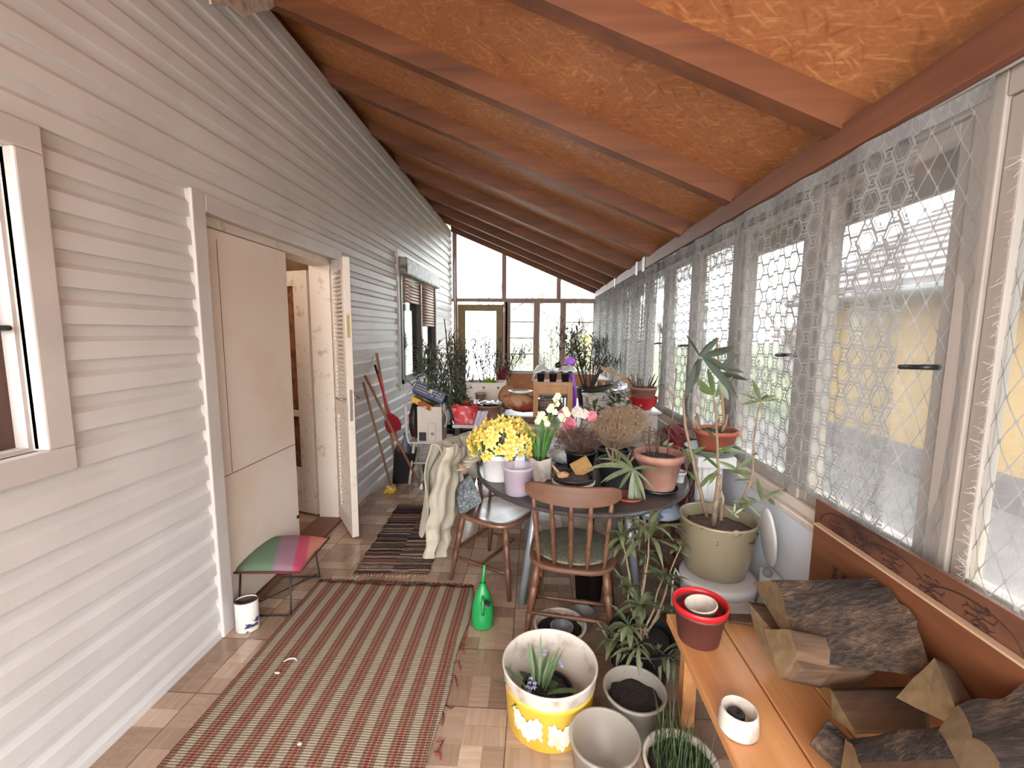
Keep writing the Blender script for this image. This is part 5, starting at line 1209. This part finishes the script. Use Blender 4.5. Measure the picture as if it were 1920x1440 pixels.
cn = thing('garden_cane', 'thin straight cane leaning beside the window pots', 'cane', tuple(oY(1250, 815, 2.8))); MB().tube([(0, 0, -cn.location.z), oY(1268, 695, 2.8)-Vector(cn.location)], .0035, 6).build('cane', simple('grey_cane', srgb(136, 116, 104), .6), cn); MB().blob(oY(1268, 693, 2.8)-Vector(cn.location), .008, 8, 6).build('tip_cap', simple('grey_cane', srgb(136, 116, 104), .6), cn)
# ================================================================ second table and its load
t2 = thing('side_table', 'long low table behind the round table loaded with bags and pots', 'table', (0, 4.6, 0))
m = MB(); m.box((-.72, 3.78, .70), (.78, 5.5, .73)); m.build('tabletop', simple('pale_tabletop', srgb(188, 176, 170), .4, .06), t2, world=True, bevel=.005)
for x in (-.68, .73):
    for y in (3.82, 5.44): m = MB(); m.box((x-.02, y-.02, 0), (x+.02, y+.02, .70)); m.build('leg', MDARK, t2, world=True)
def cloth(fn, nu, nv, name, mat, parent, solid=.004): m = MB(); m.grid(fn, nu, nv); return m.build(name, mat, parent, solid=solid)
# wooden stand with seedling tray
ws = thing('wooden_stand', 'light wooden stand under the black seedling tray', 'stand', (.17, 4.05, .73))
for x in (-.155, .155):
    for y in (-.1, .1): m = MB(); m.box((x-.022, y-.018, 0), (x+.022, y+.018, .34)); m.build('leg', MWOODL, ws)
m = MB(); m.box((-.18, -.12, .34), (.18, .12, .375)); m.build('top', MWOODL, ws, bevel=.003)
m = MB(); m.box((-.13, -.118, .27), (.13, -.10, .34)); m.build('front_rail', MWOODL, ws)
tr = thing('seedling_tray', 'black seedling tray with three deep cups, on the wooden stand', 'tray', (.17, 4.05, 1.107))
for k in range(3): m = MB(); m.lathe([(0, 0), (.040, 0), (.052, .075), (.055, .078), (.05, .078), (.038, .006), (0, .006)], 4, M=Matrix.Translation((-.11+.11*k, -.05, 0)) @ Matrix.Rotation(PI/4, 4, 'Z')); m.build('cup', MBLACK, tr)
m = MB(); m.box((-.175, -.11, .076), (.175, .11, .083)); m.build('rim', MBLACK, tr)
wc_ = thing('white_cloth', 'thin white fleece draped over the seedling tray', 'cloth', (.17, 4.05, 1.19)); cloth(lambda u, v: (-.19+.38*u, -.13+.26*v, .012+.05*math.sin(PI*v)*(.6+.4*math.sin(u*9))-(.09*max(0, .12-u)/.12 if u < .12 else 0)+.008*math.sin(u*30)), 30, 14, 'fleece', MWPL, wc_)
for k, (x_, lab) in enumerate(((-.10, 'small glass jar on the white fleece, left'), (.02, 'dark empty plant pot lying on the white fleece, middle'), (.12, 'small dark seedling clump on the white fleece, right'))):
    o_ = thing(['glass_jar', 'plant_pot', 'seedling'][k], lab, ['jar', 'pot', 'seedling'][k], (.17+x_, 4.03, 1.245)); m = MB()
    if k == 0: m.lathe([(0, 0), (.03, 0), (.03, .05), (.027, .05), (.027, .005), (0, .005)], 18); m.build('body', m_clear('jar_glass2', (.7, .7, .7), .5, .1), o_)
    elif k == 1: m.lathe([(0, 0), (.02, 0), (.034, .05), (.03, .05), (.018, .005), (0, .005)], 18, M=Matrix.Rotation(1.3, 4, 'Y')); m.build('body', MBLACK, o_)
    else:
        for j in range(12): m.leaf((0, 0, 0), (math.cos(j*.9), math.sin(j*.9), .4), .06, .016, .3, 3)
        m.build('leaves', MLEAFP, o_)
cr_ = thing('black_crate', 'black plastic lattice crate standing between the legs of the wooden stand', 'crate', (.165, 4.02, .80))
m = MB()
for k in range(9): m.box((-.10+.025*k-.003, -.06, 0), (-.10+.025*k+.003, -.055, .17))
for k in range(7): m.box((-.10, -.061, .028*k-.003), (.10, -.054, .028*k+.003))
m.box((-.11, -.064, -.01), (-.10, -.05, .18)); m.box((.10, -.064, -.01), (.11, -.05, .18)); m.box((-.11, -.064, .17), (.11, -.05, .185)); m.box((-.11, -.064, -.015), (.11, -.05, 0)); m.box((-.025, -.064, .07), (.025, -.05, .10)); m.build('lattice', MBLACK, cr_)
pb = thing('purple_bag', 'purple plastic bag hanging behind the right side of the wooden stand', 'bag', (.37, 4.25, .731)); cloth(lambda u, v: (-.05+.07*u+.02*math.sin(v*5), .02*math.sin(u*9+v*6), .57*v+.0), 14, 20, 'bag', MPURP, pb, .01); m = MB(); m.blob((-.02, 0, .54), (.045, .04, .045), 16, 10, .2, r); m.build('knot', MPURP, pb)
def sack(name, label, cat, loc, size, mat, seed, rot=(0, 0, 0)):
    t = thing(name, label, cat, loc); t.rotation_euler = rot; m = MB(); q = random.Random(seed)
    m.blob((0, 0, size[2]), size, 26, 14, .06, q); m.build('body', mat, t); return t
sack('printed_sack', 'brown paper sack with red print lying on the reddish tray', 'sack', (-.13, 4.12, .80), (.20, .12, .085), MPRINT, 1, (0, math.radians(8), 0))
sack('printed_sack', 'second brown and red sack seen between the legs of the wooden stand', 'sack', (.15, 4.30, .74), (.13, .10, .09), MPRINT, 2)
ty = thing('tray', 'reddish brown wooden tray under the printed paper sack', 'tray', (-.08, 4.05, .73)); m = MB(); m.box((-.24, -.16, 0), (.24, .16, .012)); m.box((-.24, -.16, .012), (.24, -.15, .06)); m.build('board', simple('red_brown_board', srgb(84, 48, 38), .5), ty, bevel=.003)
sack('paper_bag', 'crumpled pale paper bag behind the printed sack', 'bag', (-.26, 4.35, .78), (.10, .09, .12), MCARDB, 5)
pl = thing('white_dish', 'white flat dish resting on top of the printed sack', 'dish', (-.13, 4.15, .975)); m = MB(); m.lathe([(0, .0), (.09, 0), (.12, .02), (.115, .022), (.088, .006), (0, .006)], 24); m.build('dish', MWPL, pl)
tt = plantpot('terracotta_tub', 'brown terracotta tub topped with silver foil at the left of the side table', (-.42, 4.0, .73), .115, .095, .15, MTERR, 7)
fo = thing('foil_sheet', 'crumpled silver foil on top of the terracotta tub', 'foil', (-.43, 4.0, .88)); q = random.Random(3); m = MB(); m.grid(lambda u, v: (-.14+.28*u, -.10+.2*v, .012+.02*q.random()), 16, 12); m.build('foil', MFOIL, fo, solid=.002)
ot = plantpot('orange_pot', 'small orange plastic pot left of the terracotta tub', (-.58, 4.05, .73), .06, .045, .12, simple('orange_plastic', srgb(204, 92, 40), .4), 8)
wbx = thing('white_box', 'white wooden fruit box with a lime green plant sticking out, left on the side table', 'box', (-.50, 4.6, .73)); m = MB()
m.box((-.20, -.14, .0), (-.185, .14, .30)); m.box((.185, -.14, 0), (.20, .14, .30)); m.box((-.185, -.14, .02), (.185, -.128, .30)); m.box((-.185, .128, .02), (.185, .14, .30)); m.box((-.2, -.14, 0), (.2, .14, .015)); m.build('body', MCARD, wbx)
m = MB()
for x_ in (-.15, -.02, .13): m.lathe([(.012, 0), (0, 0)], 14, M=Matrix.Translation((x_, -.1405, .25)) @ Matrix.Rotation(PI/2, 4, 'X'))
m.build('holes', MBLACK, wbx)['kind'] = 'stuff'
lp = thing('lime_plant', 'lime green bushy seedling in the white fruit box', 'plant', (-.47, 4.6, .98)); m = MB(); q = random.Random(6)
for k in range(70): a = q.uniform(0, 6.28); m.leaf((.03*math.cos(a), .03*math.sin(a), q.uniform(0, .05)), (math.cos(a), math.sin(a), q.uniform(.2, 1.6)), .07, .025, .3, 3)
m.build('leaves', MLIME, lp)
rb = thing('red_bag', 'red dotted plastic bag at the front left corner of the side table', 'bag', (-.62, 3.88, .731)); m = MB(); m.grid(lambda u, v: ((.10+.02*v)*(1+.06*math.sin(u*31+v*4))*math.cos(2*PI*u), (.07)*(1+.08*math.sin(u*23))*math.sin(2*PI*u), .15*v+.015*math.sin(u*19)*v), 50, 10); m.blob((0, 0, .09), (.10, .06, .03), 16, 6, .2, r); m.build('bag', MREDBAG, rb)
gp_ = thing('grey_bag', 'pale lilac grey plastic strip hanging over the front of the side table', 'bag', (-.50, 3.75, .62)); cloth(lambda u, v: (-.06+.09*u+.07*v, .012*math.sin(u*9)-.03*(1-v)+.03, .24*v), 12, 12, 'sheet', simple('lilac_grey_plastic', srgb(186, 182, 198), .35, .08), gp_, .003)
for k, (x_, y_, h_, mt, lb) in enumerate(((-.66, 4.25, .14, MTERO, 'small stacked clay pot behind the red dotted bag'), (-.62, 4.28, .22, MCREAM, 'cream ceramic vase behind the red dotted bag'), (.47, 3.95, .08, MWPL, 'small white cup beside the flowered planter'))):
    o_ = thing(['clay_pot', 'ceramic_vase', 'white_cup'][k], lb, ['pot', 'vase', 'cup'][k], (x_+(.09 if k == 1 else 0), y_, .731)); pot(MB(), .05, .04, h_, seg=24).build('body', mt, o_)
fp_ = thing('flowered_planter', 'white square planter with yellow and brown flower print right of the wooden stand', 'planter', (.62, 4.25, .731), math.radians(8))
mf_ = Mat('flower_print'); x, y, z = mf_.xyz(); n1 = mf_.noise(14); n2 = mf_.noise(17, vec=mf_.vec(x+7., y, z)); mf_.base(mf_.mix(n2.gt(.62), mf_.mix(n1.gt(.62), srgb(202, 198, 190), srgb(196, 170, 60)), srgb(112, 92, 70))).rough(.4)
m = MB(); m.lathe([(0, 0), (.15, 0), (.175, .20), (.185, .205), (.185, .225), (.175, .225), (.145, .01), (0, .01)], 4, M=Matrix.Rotation(PI/4, 4, 'Z')); m.build('body', mf_.m, fp_, bevel=.01)
ds = thing('dark_dish', 'dark green oval dish lying tilted on the flowered planter', 'dish', (.62, 4.22, .985)); m = MB(); m.lathe([(0, 0), (.10, .01), (.16, .04), (.155, .045), (.1, .018), (0, .01)], 32, M=Matrix.Rotation(math.radians(-12), 4, 'Y'), sy=.7); m.build('dish', simple('dark_green_glaze', srgb(58, 66, 50), .3), ds)
# foil-covered wood crate and white cabinet with the red planter
wcab = thing('white_cabinet', 'small white cabinet against the window wall under the red planter', 'cabinet', (.93, 3.95, 0)); m = MB(); m.box((-.15, -.16, 0), (.14, .30, .86)); m.build('carcass', MWPL, wcab, bevel=.004); m = MB(); m.box((-.17, -.20, .86), (.16, .34, .885)); m.build('top', MWPL, wcab, bevel=.004)
m = MB(); m.box((-.12, -.168, .08), (.11, -.16, .80)); m.build('door', MWPL, wcab, bevel=.003)
rdp = plantpot('potted_stump', 'terracotta pot of pruned stems sitting in a bright red bowl on the white cabinet', (.96, 3.88, .92), .112, .085, .16, MTERR, 13, .9, lip=.02)
cutstems(rdp, 16, .14, .14, .13, MSTEMD, 14, .005, .9)
MB().tube([(.05, -.05, .15), (.14, -.05, .19), (.22, -.07, .13), (.25, -.1, -.0)], .004, 5).build('trailing_shoot', MSTEMD, rdp)
MB().tube([(-.05, -.05, .15), (-.12, -.09, .10), (-.15, -.12, -.05), (-.15, -.14, -.2)], .004, 5).build('trailing_shoot', MSTEMD, rdp)
rbw = thing('red_bowl', 'bright red plastic bowl under the pruned terracotta pot on the white cabinet', 'bowl', (.96, 3.88, .886)); m = MB(); m.lathe([(0, 0), (.07, 0), (.105, .04), (.128, .105), (.131, .108), (.127, .108), (.10, .042), (.06, .01), (0, .01)], 40); m.build('bowl', MRED, rbw)
wcr = thing('wooden_crate', 'brown wooden crate with slanted lid behind the white cabinet', 'crate', (.86, 4.75, .731)); m = MB(); m.box((-.16, -.15, 0), (.18, .15, .30)); m.build('body', MCARDB, wcr, bevel=.003); m = MB(); m.poly([(-.17, -.16, .44), (.19, -.16, .30), (.19, -.16, .32), (-.17, -.16, .48)], (0, .02, 0)); m.build('lid', MWOODL, wcr)
fo2 = thing('foil_parcel', 'crumpled silver foil parcel in front of the wooden crate', 'foil', (.82, 4.45, .90)); q = random.Random(8); m = MB(); m.blob((0, 0, .08), (.14, .10, .09), 28, 16, .13, q); m.build('foil', MFOIL, fo2)
cbx = thing('cardboard_box', 'pale cardboard box under the silver foil parcel', 'box', (.82, 4.45, .731)); m = MB(); m.box((-.13, -.11, 0), (.13, .11, .17)); m.build('box', MCARD, cbx, bevel=.003)
obx = thing('orange_carton', 'small orange printed carton beside the white cabinet', 'carton', (.98, 3.62, .60)); m = MB(); m.box((-.05, -.04, .0), (.05, .04, .17), Matrix.Rotation(.2, 4, 'Y')); m.build('carton', simple('orange_print', srgb(214, 140, 80), .6, .3, 30), obx); obx.location.z = .0; m = None
# leafy dark houseplant between the round table and the planter
hp_ = plantpot('potted_houseplant', 'leafy dark green houseplant drooping in front of the flowered planter', (.60, 3.55, .45), .12, .09, .20, MBLACK, 15)
a, b = MB(), MB(); q = random.Random(33)
for tip in [(-.12, -.03, .50), (.05, 0, .62), (.14, -.05, .52), (.22, 0, .44), (-.02, -.06, .42), (.10, .05, .56)]:
    a, b = MB(), MB(); oleander(a, b, (0, 0, .17), [tip], q, .15, .034, 4, .005, .6, .7, 1.1, 4); s_ = a.build('stem', MSTEM, hp_); b.build('leaves', simple('mixed_leaf', srgb(74, 82, 58), .45, .35), s_)
hst = thing('plant_stool', 'dark stool under the leafy houseplant', 'stool', (.60, 3.55, 0)); m = MB(); m.box((-.13, -.13, .42), (.13, .13, .449)); m.build('seat', MDARK, hst)
for x_ in (-.11, .11):
    for y_ in (-.11, .11): m = MB(); m.box((x_-.012, y_-.012, 0), (x_+.012, y_+.012, .42)); m.build('leg', MDARK, hst)
# ================================================================ large oleanders
def bigoleander(label, loc, ph, pr, tips, seed, lm, L, W, n, rad=.011, start=.45, droop=.35, potm=MBLACK, stm=MSTEMD, name='potted_oleander'):
    t = plantpot(name, label, loc, pr, pr*.78, ph, potm, seed); q = random.Random(seed)
    for tip in tips:
        a, b = MB(), MB(); tip = Vector(tip)-Vector(loc); base = Vector((tip.x*.12+q.uniform(-.03, .03), q.uniform(-.03, .03), ph*.85)); mid = base.lerp(tip, .5)
        oleander(a, b, base, [tip], q, L, W, n, rad, start, droop)
        for _ in range(3):
            o_ = base.lerp(tip, q.uniform(.45, .7)); e = tip+Vector((q.uniform(-.16, .16), q.uniform(-.16, .16), q.uniform(-.14, .04))); oleander(a, b, o_, [e], q, L, W, max(5, n//2), rad*.45, .35, droop)
        s_ = a.build('stem', stm, t); b.build('leaves', lm, s_)
    return t
Y = 4.55
bigoleander('dense dark green oleander beside the white chair, under the left window', (-.86, 4.95, 0), .46, .17, [tuple(oY(px, py, Y+dy)) for px, py, dy in [(800, 690, -.1), (815, 665, .05), (838, 650, 0), (862, 668, .1), (878, 700, 0), (850, 690, -.15), (828, 715, -.2), (868, 730, -.15), (805, 725, -.1), (845, 740, -.2), (790, 650, .1)]], 41, simple('dusty_oleander', srgb(92, 100, 78), .45, .35, 40), .15, .021, 15, .009, .3)
Y = 6.2
bigoleander('thin dark purplish oleander against the frosted end door', (-.62, 6.2, .0), .50, .2, [tuple(oY(px, py, Y+dy)) for px, py, dy in [(880, 625, 0), (900, 640, .1), (918, 625, -.1), (895, 660, 0), (935, 640, .1), (915, 665, 0), (940, 670, .1), (970, 655, 0), (985, 650, -.1), (960, 680, 0)]], 42, MLEAFP, .11, .014, 13, .007, .35)
bigoleander('pale olive leaved shrub in the back left corner by the siding', (-1.05, 6.5, 0), .5, .18, [tuple(oY(px, py, 6.5+dy)) for px, py, dy in [(850, 635, 0), (862, 625, .1), (872, 640, 0), (856, 660, -.1), (874, 665, 0), (845, 665, 0)]], 43, simple('olive_dry_leaf', srgb(124, 118, 86), .6, .3, 30), .13, .02, 14, .008, .25)
Y = 5.0
bigoleander('upright oleander with a thick slanted trunk in front of the right end panes', (.62, 5.0, .731), .20, .14, [tuple(oY(px, py, Y+dy)) for px, py, dy in [(1055, 625, 0), (1072, 612, .1), (1080, 640, 0), (1062, 655, -.1), (1110, 628, 0), (1122, 640, .1), (1098, 655, 0), (1138, 655, 0), (1145, 665, -.1), (1090, 672, 0)]], 44, simple('oleander_dull_green', srgb(74, 82, 60), .45, .35, 40), .12, .015, 9, .008, .45)  # leaves in a dull green varied by noise
MB().tube([oY(1108, 728, 4.95), oY(1122, 700, 4.95), oY(1138, 668, 4.95)], [.022, .019, .014], 8).build('slanted_trunk', MSTEMD, [o for o in bpy.data.objects if o.get('label', '').startswith('upright oleander')][0], world=True)
cy_ = thing('potted_cordyline', 'red leaved cordyline in front of the end wall panel', 'potted plant', (-.42, 5.7, .70)); pot(MB(), .10, .08, .16).build('pot_body', MTERO, cy_); m = MB(); q = random.Random(4)
for k in range(16): a = q.uniform(0, 6.28); m.leaf((0, 0, .15), (math.cos(a)*.6, math.sin(a)*.6, 1.2), q.uniform(.2, .34), .045, .25, 5)
m.build('leaves', simple('red_leaf', srgb(122, 44, 56), .5, .3), cy_)
bs = thing('back_shelf', 'low shelf in front of the end wall carrying the red leaved plant', 'shelf', (-.45, 5.8, 0)); m = MB(); m.box((-.30, -.18, .67), (.30, .18, .699)); m.build('top', MWOODL, bs)
for x_ in (-.27, .27): m = MB(); m.box((x_-.02, -.16, 0), (x_+.02, .16, .67)); m.build('side', MWOODL, bs)
for k, (a_, b_, lab) in enumerate((((833, 598), (858, 700), 'taller dark garden cane leaning by the corner shrub'), ((836, 618), (846, 690), 'shorter dark garden cane leaning by the corner shrub'))):
    c_ = thing('garden_cane', lab, 'cane', tuple(oY(*b_, 6.0))); MB().tube([(0, 0, -oY(*b_, 6.0).z), oY(*a_, 6.0)-oY(*b_, 6.0)], .007, 6).build('cane', MDARK, c_)
# ================================================================ left wall: white chair with box, brooms
wch = thing('white_chair', 'white tubular metal chair under the left window carrying a carton', 'chair', (-1.07, 4.45, 0))
SZ = .44; MT = simple('white_tube', srgb(196, 190, 182), .4, .06)
m = MB(); m.box((-.20, -.18, SZ-.02), (.20, .20, SZ)); m.build('seat', MT, wch, bevel=.008)
m = MB(); m.tube([(-.20+.04, -.18, SZ-.02), (-.19, -.18, SZ), (-.205, -.18, SZ+.06), (-.215, -.18, SZ+.36), (-.215, -.12, SZ+.41), (-.215, .12, SZ+.41), (-.215, .18, SZ+.36), (-.205, .18, SZ+.06), (-.19, .18, SZ)], .013, 10); m.build('backrest', MT, wch)
for x_, y_ in ((-.14, -.16), (.17, -.16), (-.14, .18), (.17, .18)): m = MB(); m.tube([(x_, y_, SZ-.02), (x_-.05 if x_ < 0 else x_+.02, y_*1.1, 0)], .013, 10); m.build('leg', MT, wch)
m = MB(); m.tube([(-.165, -.17, .22), (.18, -.17, .22)], .009, 8); m.build('stretcher', MT, wch)
cb = thing('carton', 'tall white cardboard carton with black label standing on the white chair', 'carton', (-1.045, 4.40, SZ)); m = MB(); m.box((-.125, -.12, 0), (.125, .12, .36)); m.build('box', MCARD, cb, bevel=.002)
m = MB(); m.box((-.11, -.1215, .01), (-.035, -.1205, .10)); m.build('black_label', MBLACK, cb); m = MB()
for q_ in ((-.02, .01, .062, .013), (-.02, .19, .062, .193), (-.02, .01, -.017, .193), (.059, .01, .062, .193)): m.box((q_[0], -.1215, q_[1]), (q_[2], -.1205, q_[3]))
m.build('outline_print', MGREYP, cb)['kind'] = 'stuff'
m = MB()
for k in range(7): m.box((.012+k*.005, -.1215, .07), (.0145+k*.005, -.1205, .10))
m.build('barcode', MBLACK, cb)['kind'] = 'stuff'
m = MB(); m.box((.122, -.11, .27), (.125, .11, .40), Matrix.Rotation(.3, 4, 'Y') @ Matrix.Translation((-.08, 0, .0))); m.build('flap', MCARD, cb)
bc = thing('blue_crate', 'dark blue plastic basket tipped on top of the white carton', 'crate', (-1.07, 4.36, .87)); M_ = Matrix.Rotation(math.radians(22), 4, 'Y') @ Matrix.Rotation(math.radians(-18), 4, 'X')
m = MB(); m.box((-.16, -.12, 0), (.16, -.11, .11), M_); m.box((-.16, .11, 0), (.16, .12, .11), M_); m.box((-.16, -.11, 0), (-.15, .11, .11), M_); m.box((.15, -.11, 0), (.16, .11, .11), M_); m.box((-.16, -.12, -.008), (.16, .12, 0), M_); m.build('basket', MBLUE, bc, bevel=.002)
m = MB()
for i in range(22):
    for j in range(3):
        if not (9 < i < 13): m.box((-.145+i*.0135, -.1215, .025+j*.025), (-.139+i*.0135, -.1205, .034+j*.025), M_)
m.build('perforations', MWHITE, bc)['kind'] = 'stuff'; m = MB(); m.box((-.012, -.1225, .045), (.026, -.1206, .085), M_); m.build('tag', MDIRTW, bc)
yp = thing('yellow_packet', 'yellow and brown packet under the blue basket', 'packet', (-1.15, 4.30, .815)); m = MB(); m.box((-.09, -.04, 0), (.13, .06, .06), Matrix.Rotation(.45, 4, 'Y')); m.build('packet', m_blotch('yellow_packet_print', srgb(206, 166, 40), srgb(132, 62, 30), 12, .52, .55), yp, bevel=.006)
dkb = thing('dark_bag', 'maroon and black bag squeezed behind the white carton', 'bag', (-1.235, 4.45, SZ)); m = MB(); m.blob((0, 0, .19), (.06, .13, .19), 20, 12, .1, r); m.build('bag', m_blotch('maroon_black', srgb(36, 26, 28), srgb(96, 36, 42), 9), dkb)
wcl = thing('white_cloth', 'white cloth strip hanging over the right side of the carton', 'cloth', (-.90, 4.36, .60)); cloth(lambda u, v: (.0+.03*math.sin(v*5)+.02*u-.02*v, -.06+.10*u, .28*v-.02*math.sin(u*6)), 10, 18, 'cloth', MWPL, wcl, .006)
obs = thing('olive_basin', 'olive green basin under the white chair', 'basin', (-1.05, 4.5, 0)); pot(MB(), .14, .11, .14).build('basin', simple('olive_plastic', srgb(120, 118, 70), .5), obs)
bt_ = thing('plastic_bottle', 'white plastic bottle lying under the white chair', 'bottle', (-.98, 4.32, .0)); m = MB(); m.lathe([(0, .0), (.035, .0), (.037, .14), (.015, .17), (.015, .19), (0, .19)], 18); m.build('body', MWPL, bt_)
def pole(name, label, cat, top, bot, rad, mat, head=None):
    t = thing(name, label, cat, tuple(bot)); MB().tube([Vector(bot)-Vector(bot), Vector(top)-Vector(bot)], rad, 10).build('handle', mat, t); return t
MSTK = m_wood('stick_wood', srgb(116, 80, 56), srgb(150, 110, 80), 'Z')
b1 = pole('scrub_brush', 'yellow bristled scrub brush on a thin brown stick, nearest the open door', 'brush', oX(681, 717, -1.535), oZ(733, 912, .06), .011, MSTK)
m = MB(); m.box((-.035, -.05, -.01), (.035, .05, .012), Matrix.Rotation(.5, 4, 'Y')); m.build('head', simple('brush_wood', srgb(196, 160, 120), .7), b1, bevel=.005)
m = MB(); q = random.Random(2)
for k in range(160): x_, y_ = q.uniform(-.035, .035), q.uniform(-.05, .05); m.tube([(x_, y_, -.01), (x_*1.4-.01, y_*1.2, -.055)], .0018, 3, False)
m.build('bristles', simple('yellow_bristle', srgb(214, 176, 60), .8), b1)['kind'] = 'stuff'
b2_ = pole('broom_stick', 'long brown stick with a white rubber foot leaning across the red dustpan', 'stick', oX(684, 704, -1.535), oZ(790, 915, .012), .012, MSTK)
m = MB(); m.lathe([(0, -.012), (.022, -.012), (.020, .02), (.013, .045), (0, .045)], 16); m.build('rubber_foot', MWPL, b2_)
b3_ = pole('wooden_pole', 'thick pale wooden pole behind the red dustpan handle', 'pole', oX(706, 662, -1.535), oX(738, 845, -1.46)*1.0, .014, m_wood('pale_stick', srgb(150, 106, 80), srgb(186, 142, 112), 'Z')); 
pt = oX(738, 845, -1.46); dd = (Vector(oX(706, 662, -1.535))-pt); bot = pt-dd*(pt.z/dd.z); bpy.data.objects.remove(b3_.children[0]); b3_.location = bot; MB().tube([(0, 0, .0), Vector(oX(706, 662, -1.535))-bot], .014, 10).build('handle', m_wood('pale_pole', srgb(150, 106, 80), srgb(186, 142, 112), 'Z'), b3_)
tp_, bt2 = oX(703, 684, -1.53), oZ(766, 893, .03)
rd = pole('red_dustpan', 'long handled red dustpan leaning against the siding', 'dustpan', tp_, bt2, .011, MRED)
d_ = (tp_-bt2); ctr = d_*.50; M_ = Matrix.Translation(ctr) @ d_.to_track_quat('Z', 'Y').to_matrix().to_4x4()
m = MB(); pr_ = [(-.02, .16), (-.055, .12), (-.10, .05), (-.11, -.05), (-.09, -.12), (.0, -.14), (.09, -.12), (.11, -.05), (.10, .05), (.055, .12), (.02, .16)]
vw = (Vector((0, 0, CAMH))-(bt2+ctr)).normalized(); zz = d_.normalized(); xx = zz.cross(vw).normalized(); nn_ = xx.cross(zz)
m.poly([ctr+xx*a_*.72+zz*b_*.72+nn_*.018 for a_, b_ in pr_], nn_*-.03); m.build('pan', simple('dark_red_plastic', srgb(150, 26, 38), .4), rd, bevel=.008)
m = MB(); m.tube([d_*.93, d_], .012, 10); m.build('black_grip', MBLACK, rd); m = MB(); m.box((-.06, -.03, -.02), (.06, .03, .02), Matrix.Rotation(-.6, 4, 'Z')); m.build('foot', simple('faded_red', srgb(176, 78, 66), .5), rd, bevel=.006)
wh = thing('wall_hook', 'small white hook on the siding by the pole tops', 'hook', (-1.545, 4.12, 1.27)); m = MB(); m.lathe([(0, 0), (.03, 0), (.03, .01), (0, .014)], 20, M=Matrix.Rotation(PI/2, 4, 'Y')); m.build('disc', MWPL, wh); m = MB(); m.tube([(.012, 0, 0), (.03, 0, -.005), (.035, 0, -.03)], .004, 6); m.build('hook', MWPL, wh)
bl = thing('black_bin', 'black open bin leaning against the wall behind the sticks', 'bin', (-1.36, 4.36, 0)); m = MB(); m.lathe([(0, 0), (.13, 0), (.155, .33), (.16, .34), (.15, .34), (.125, .01), (0, .01)], 4, M=Matrix.Rotation(math.radians(8), 4, 'Y') @ Matrix.Rotation(PI/4+.2, 4, 'Z')); m.build('body', MBLACK, bl, bevel=.008)
bb_ = thing('blue_bottle', 'blue grey bottle standing in the black bin', 'bottle', (-1.31, 4.33, .02)); m = MB(); m.lathe([(0, 0), (.04, 0), (.042, .38), (.02, .43), (.015, .50), (0, .50)], 18); m.build('body', simple('blue_grey_plastic', srgb(96, 108, 132), .4), bb_)
# torn plastic film hanging at the top left corner
fm = thing('torn_film', 'torn pale plastic film hanging from the roof at the top left', 'plastic film', (-1.50, 2.52, 3.30)); q = random.Random(5)
ptsA = [oX(px, py, -1.50)-Vector((-1.50, 2.52, 3.30)) for px, py in ((388, -40), (392, 8), (430, 12), (455, 32), (478, 22), (500, 20), (522, 6), (528, -40))]
m = MB(); m.poly(ptsA, (.012, 0, 0)); m.build('film', MDIRTW, fm)
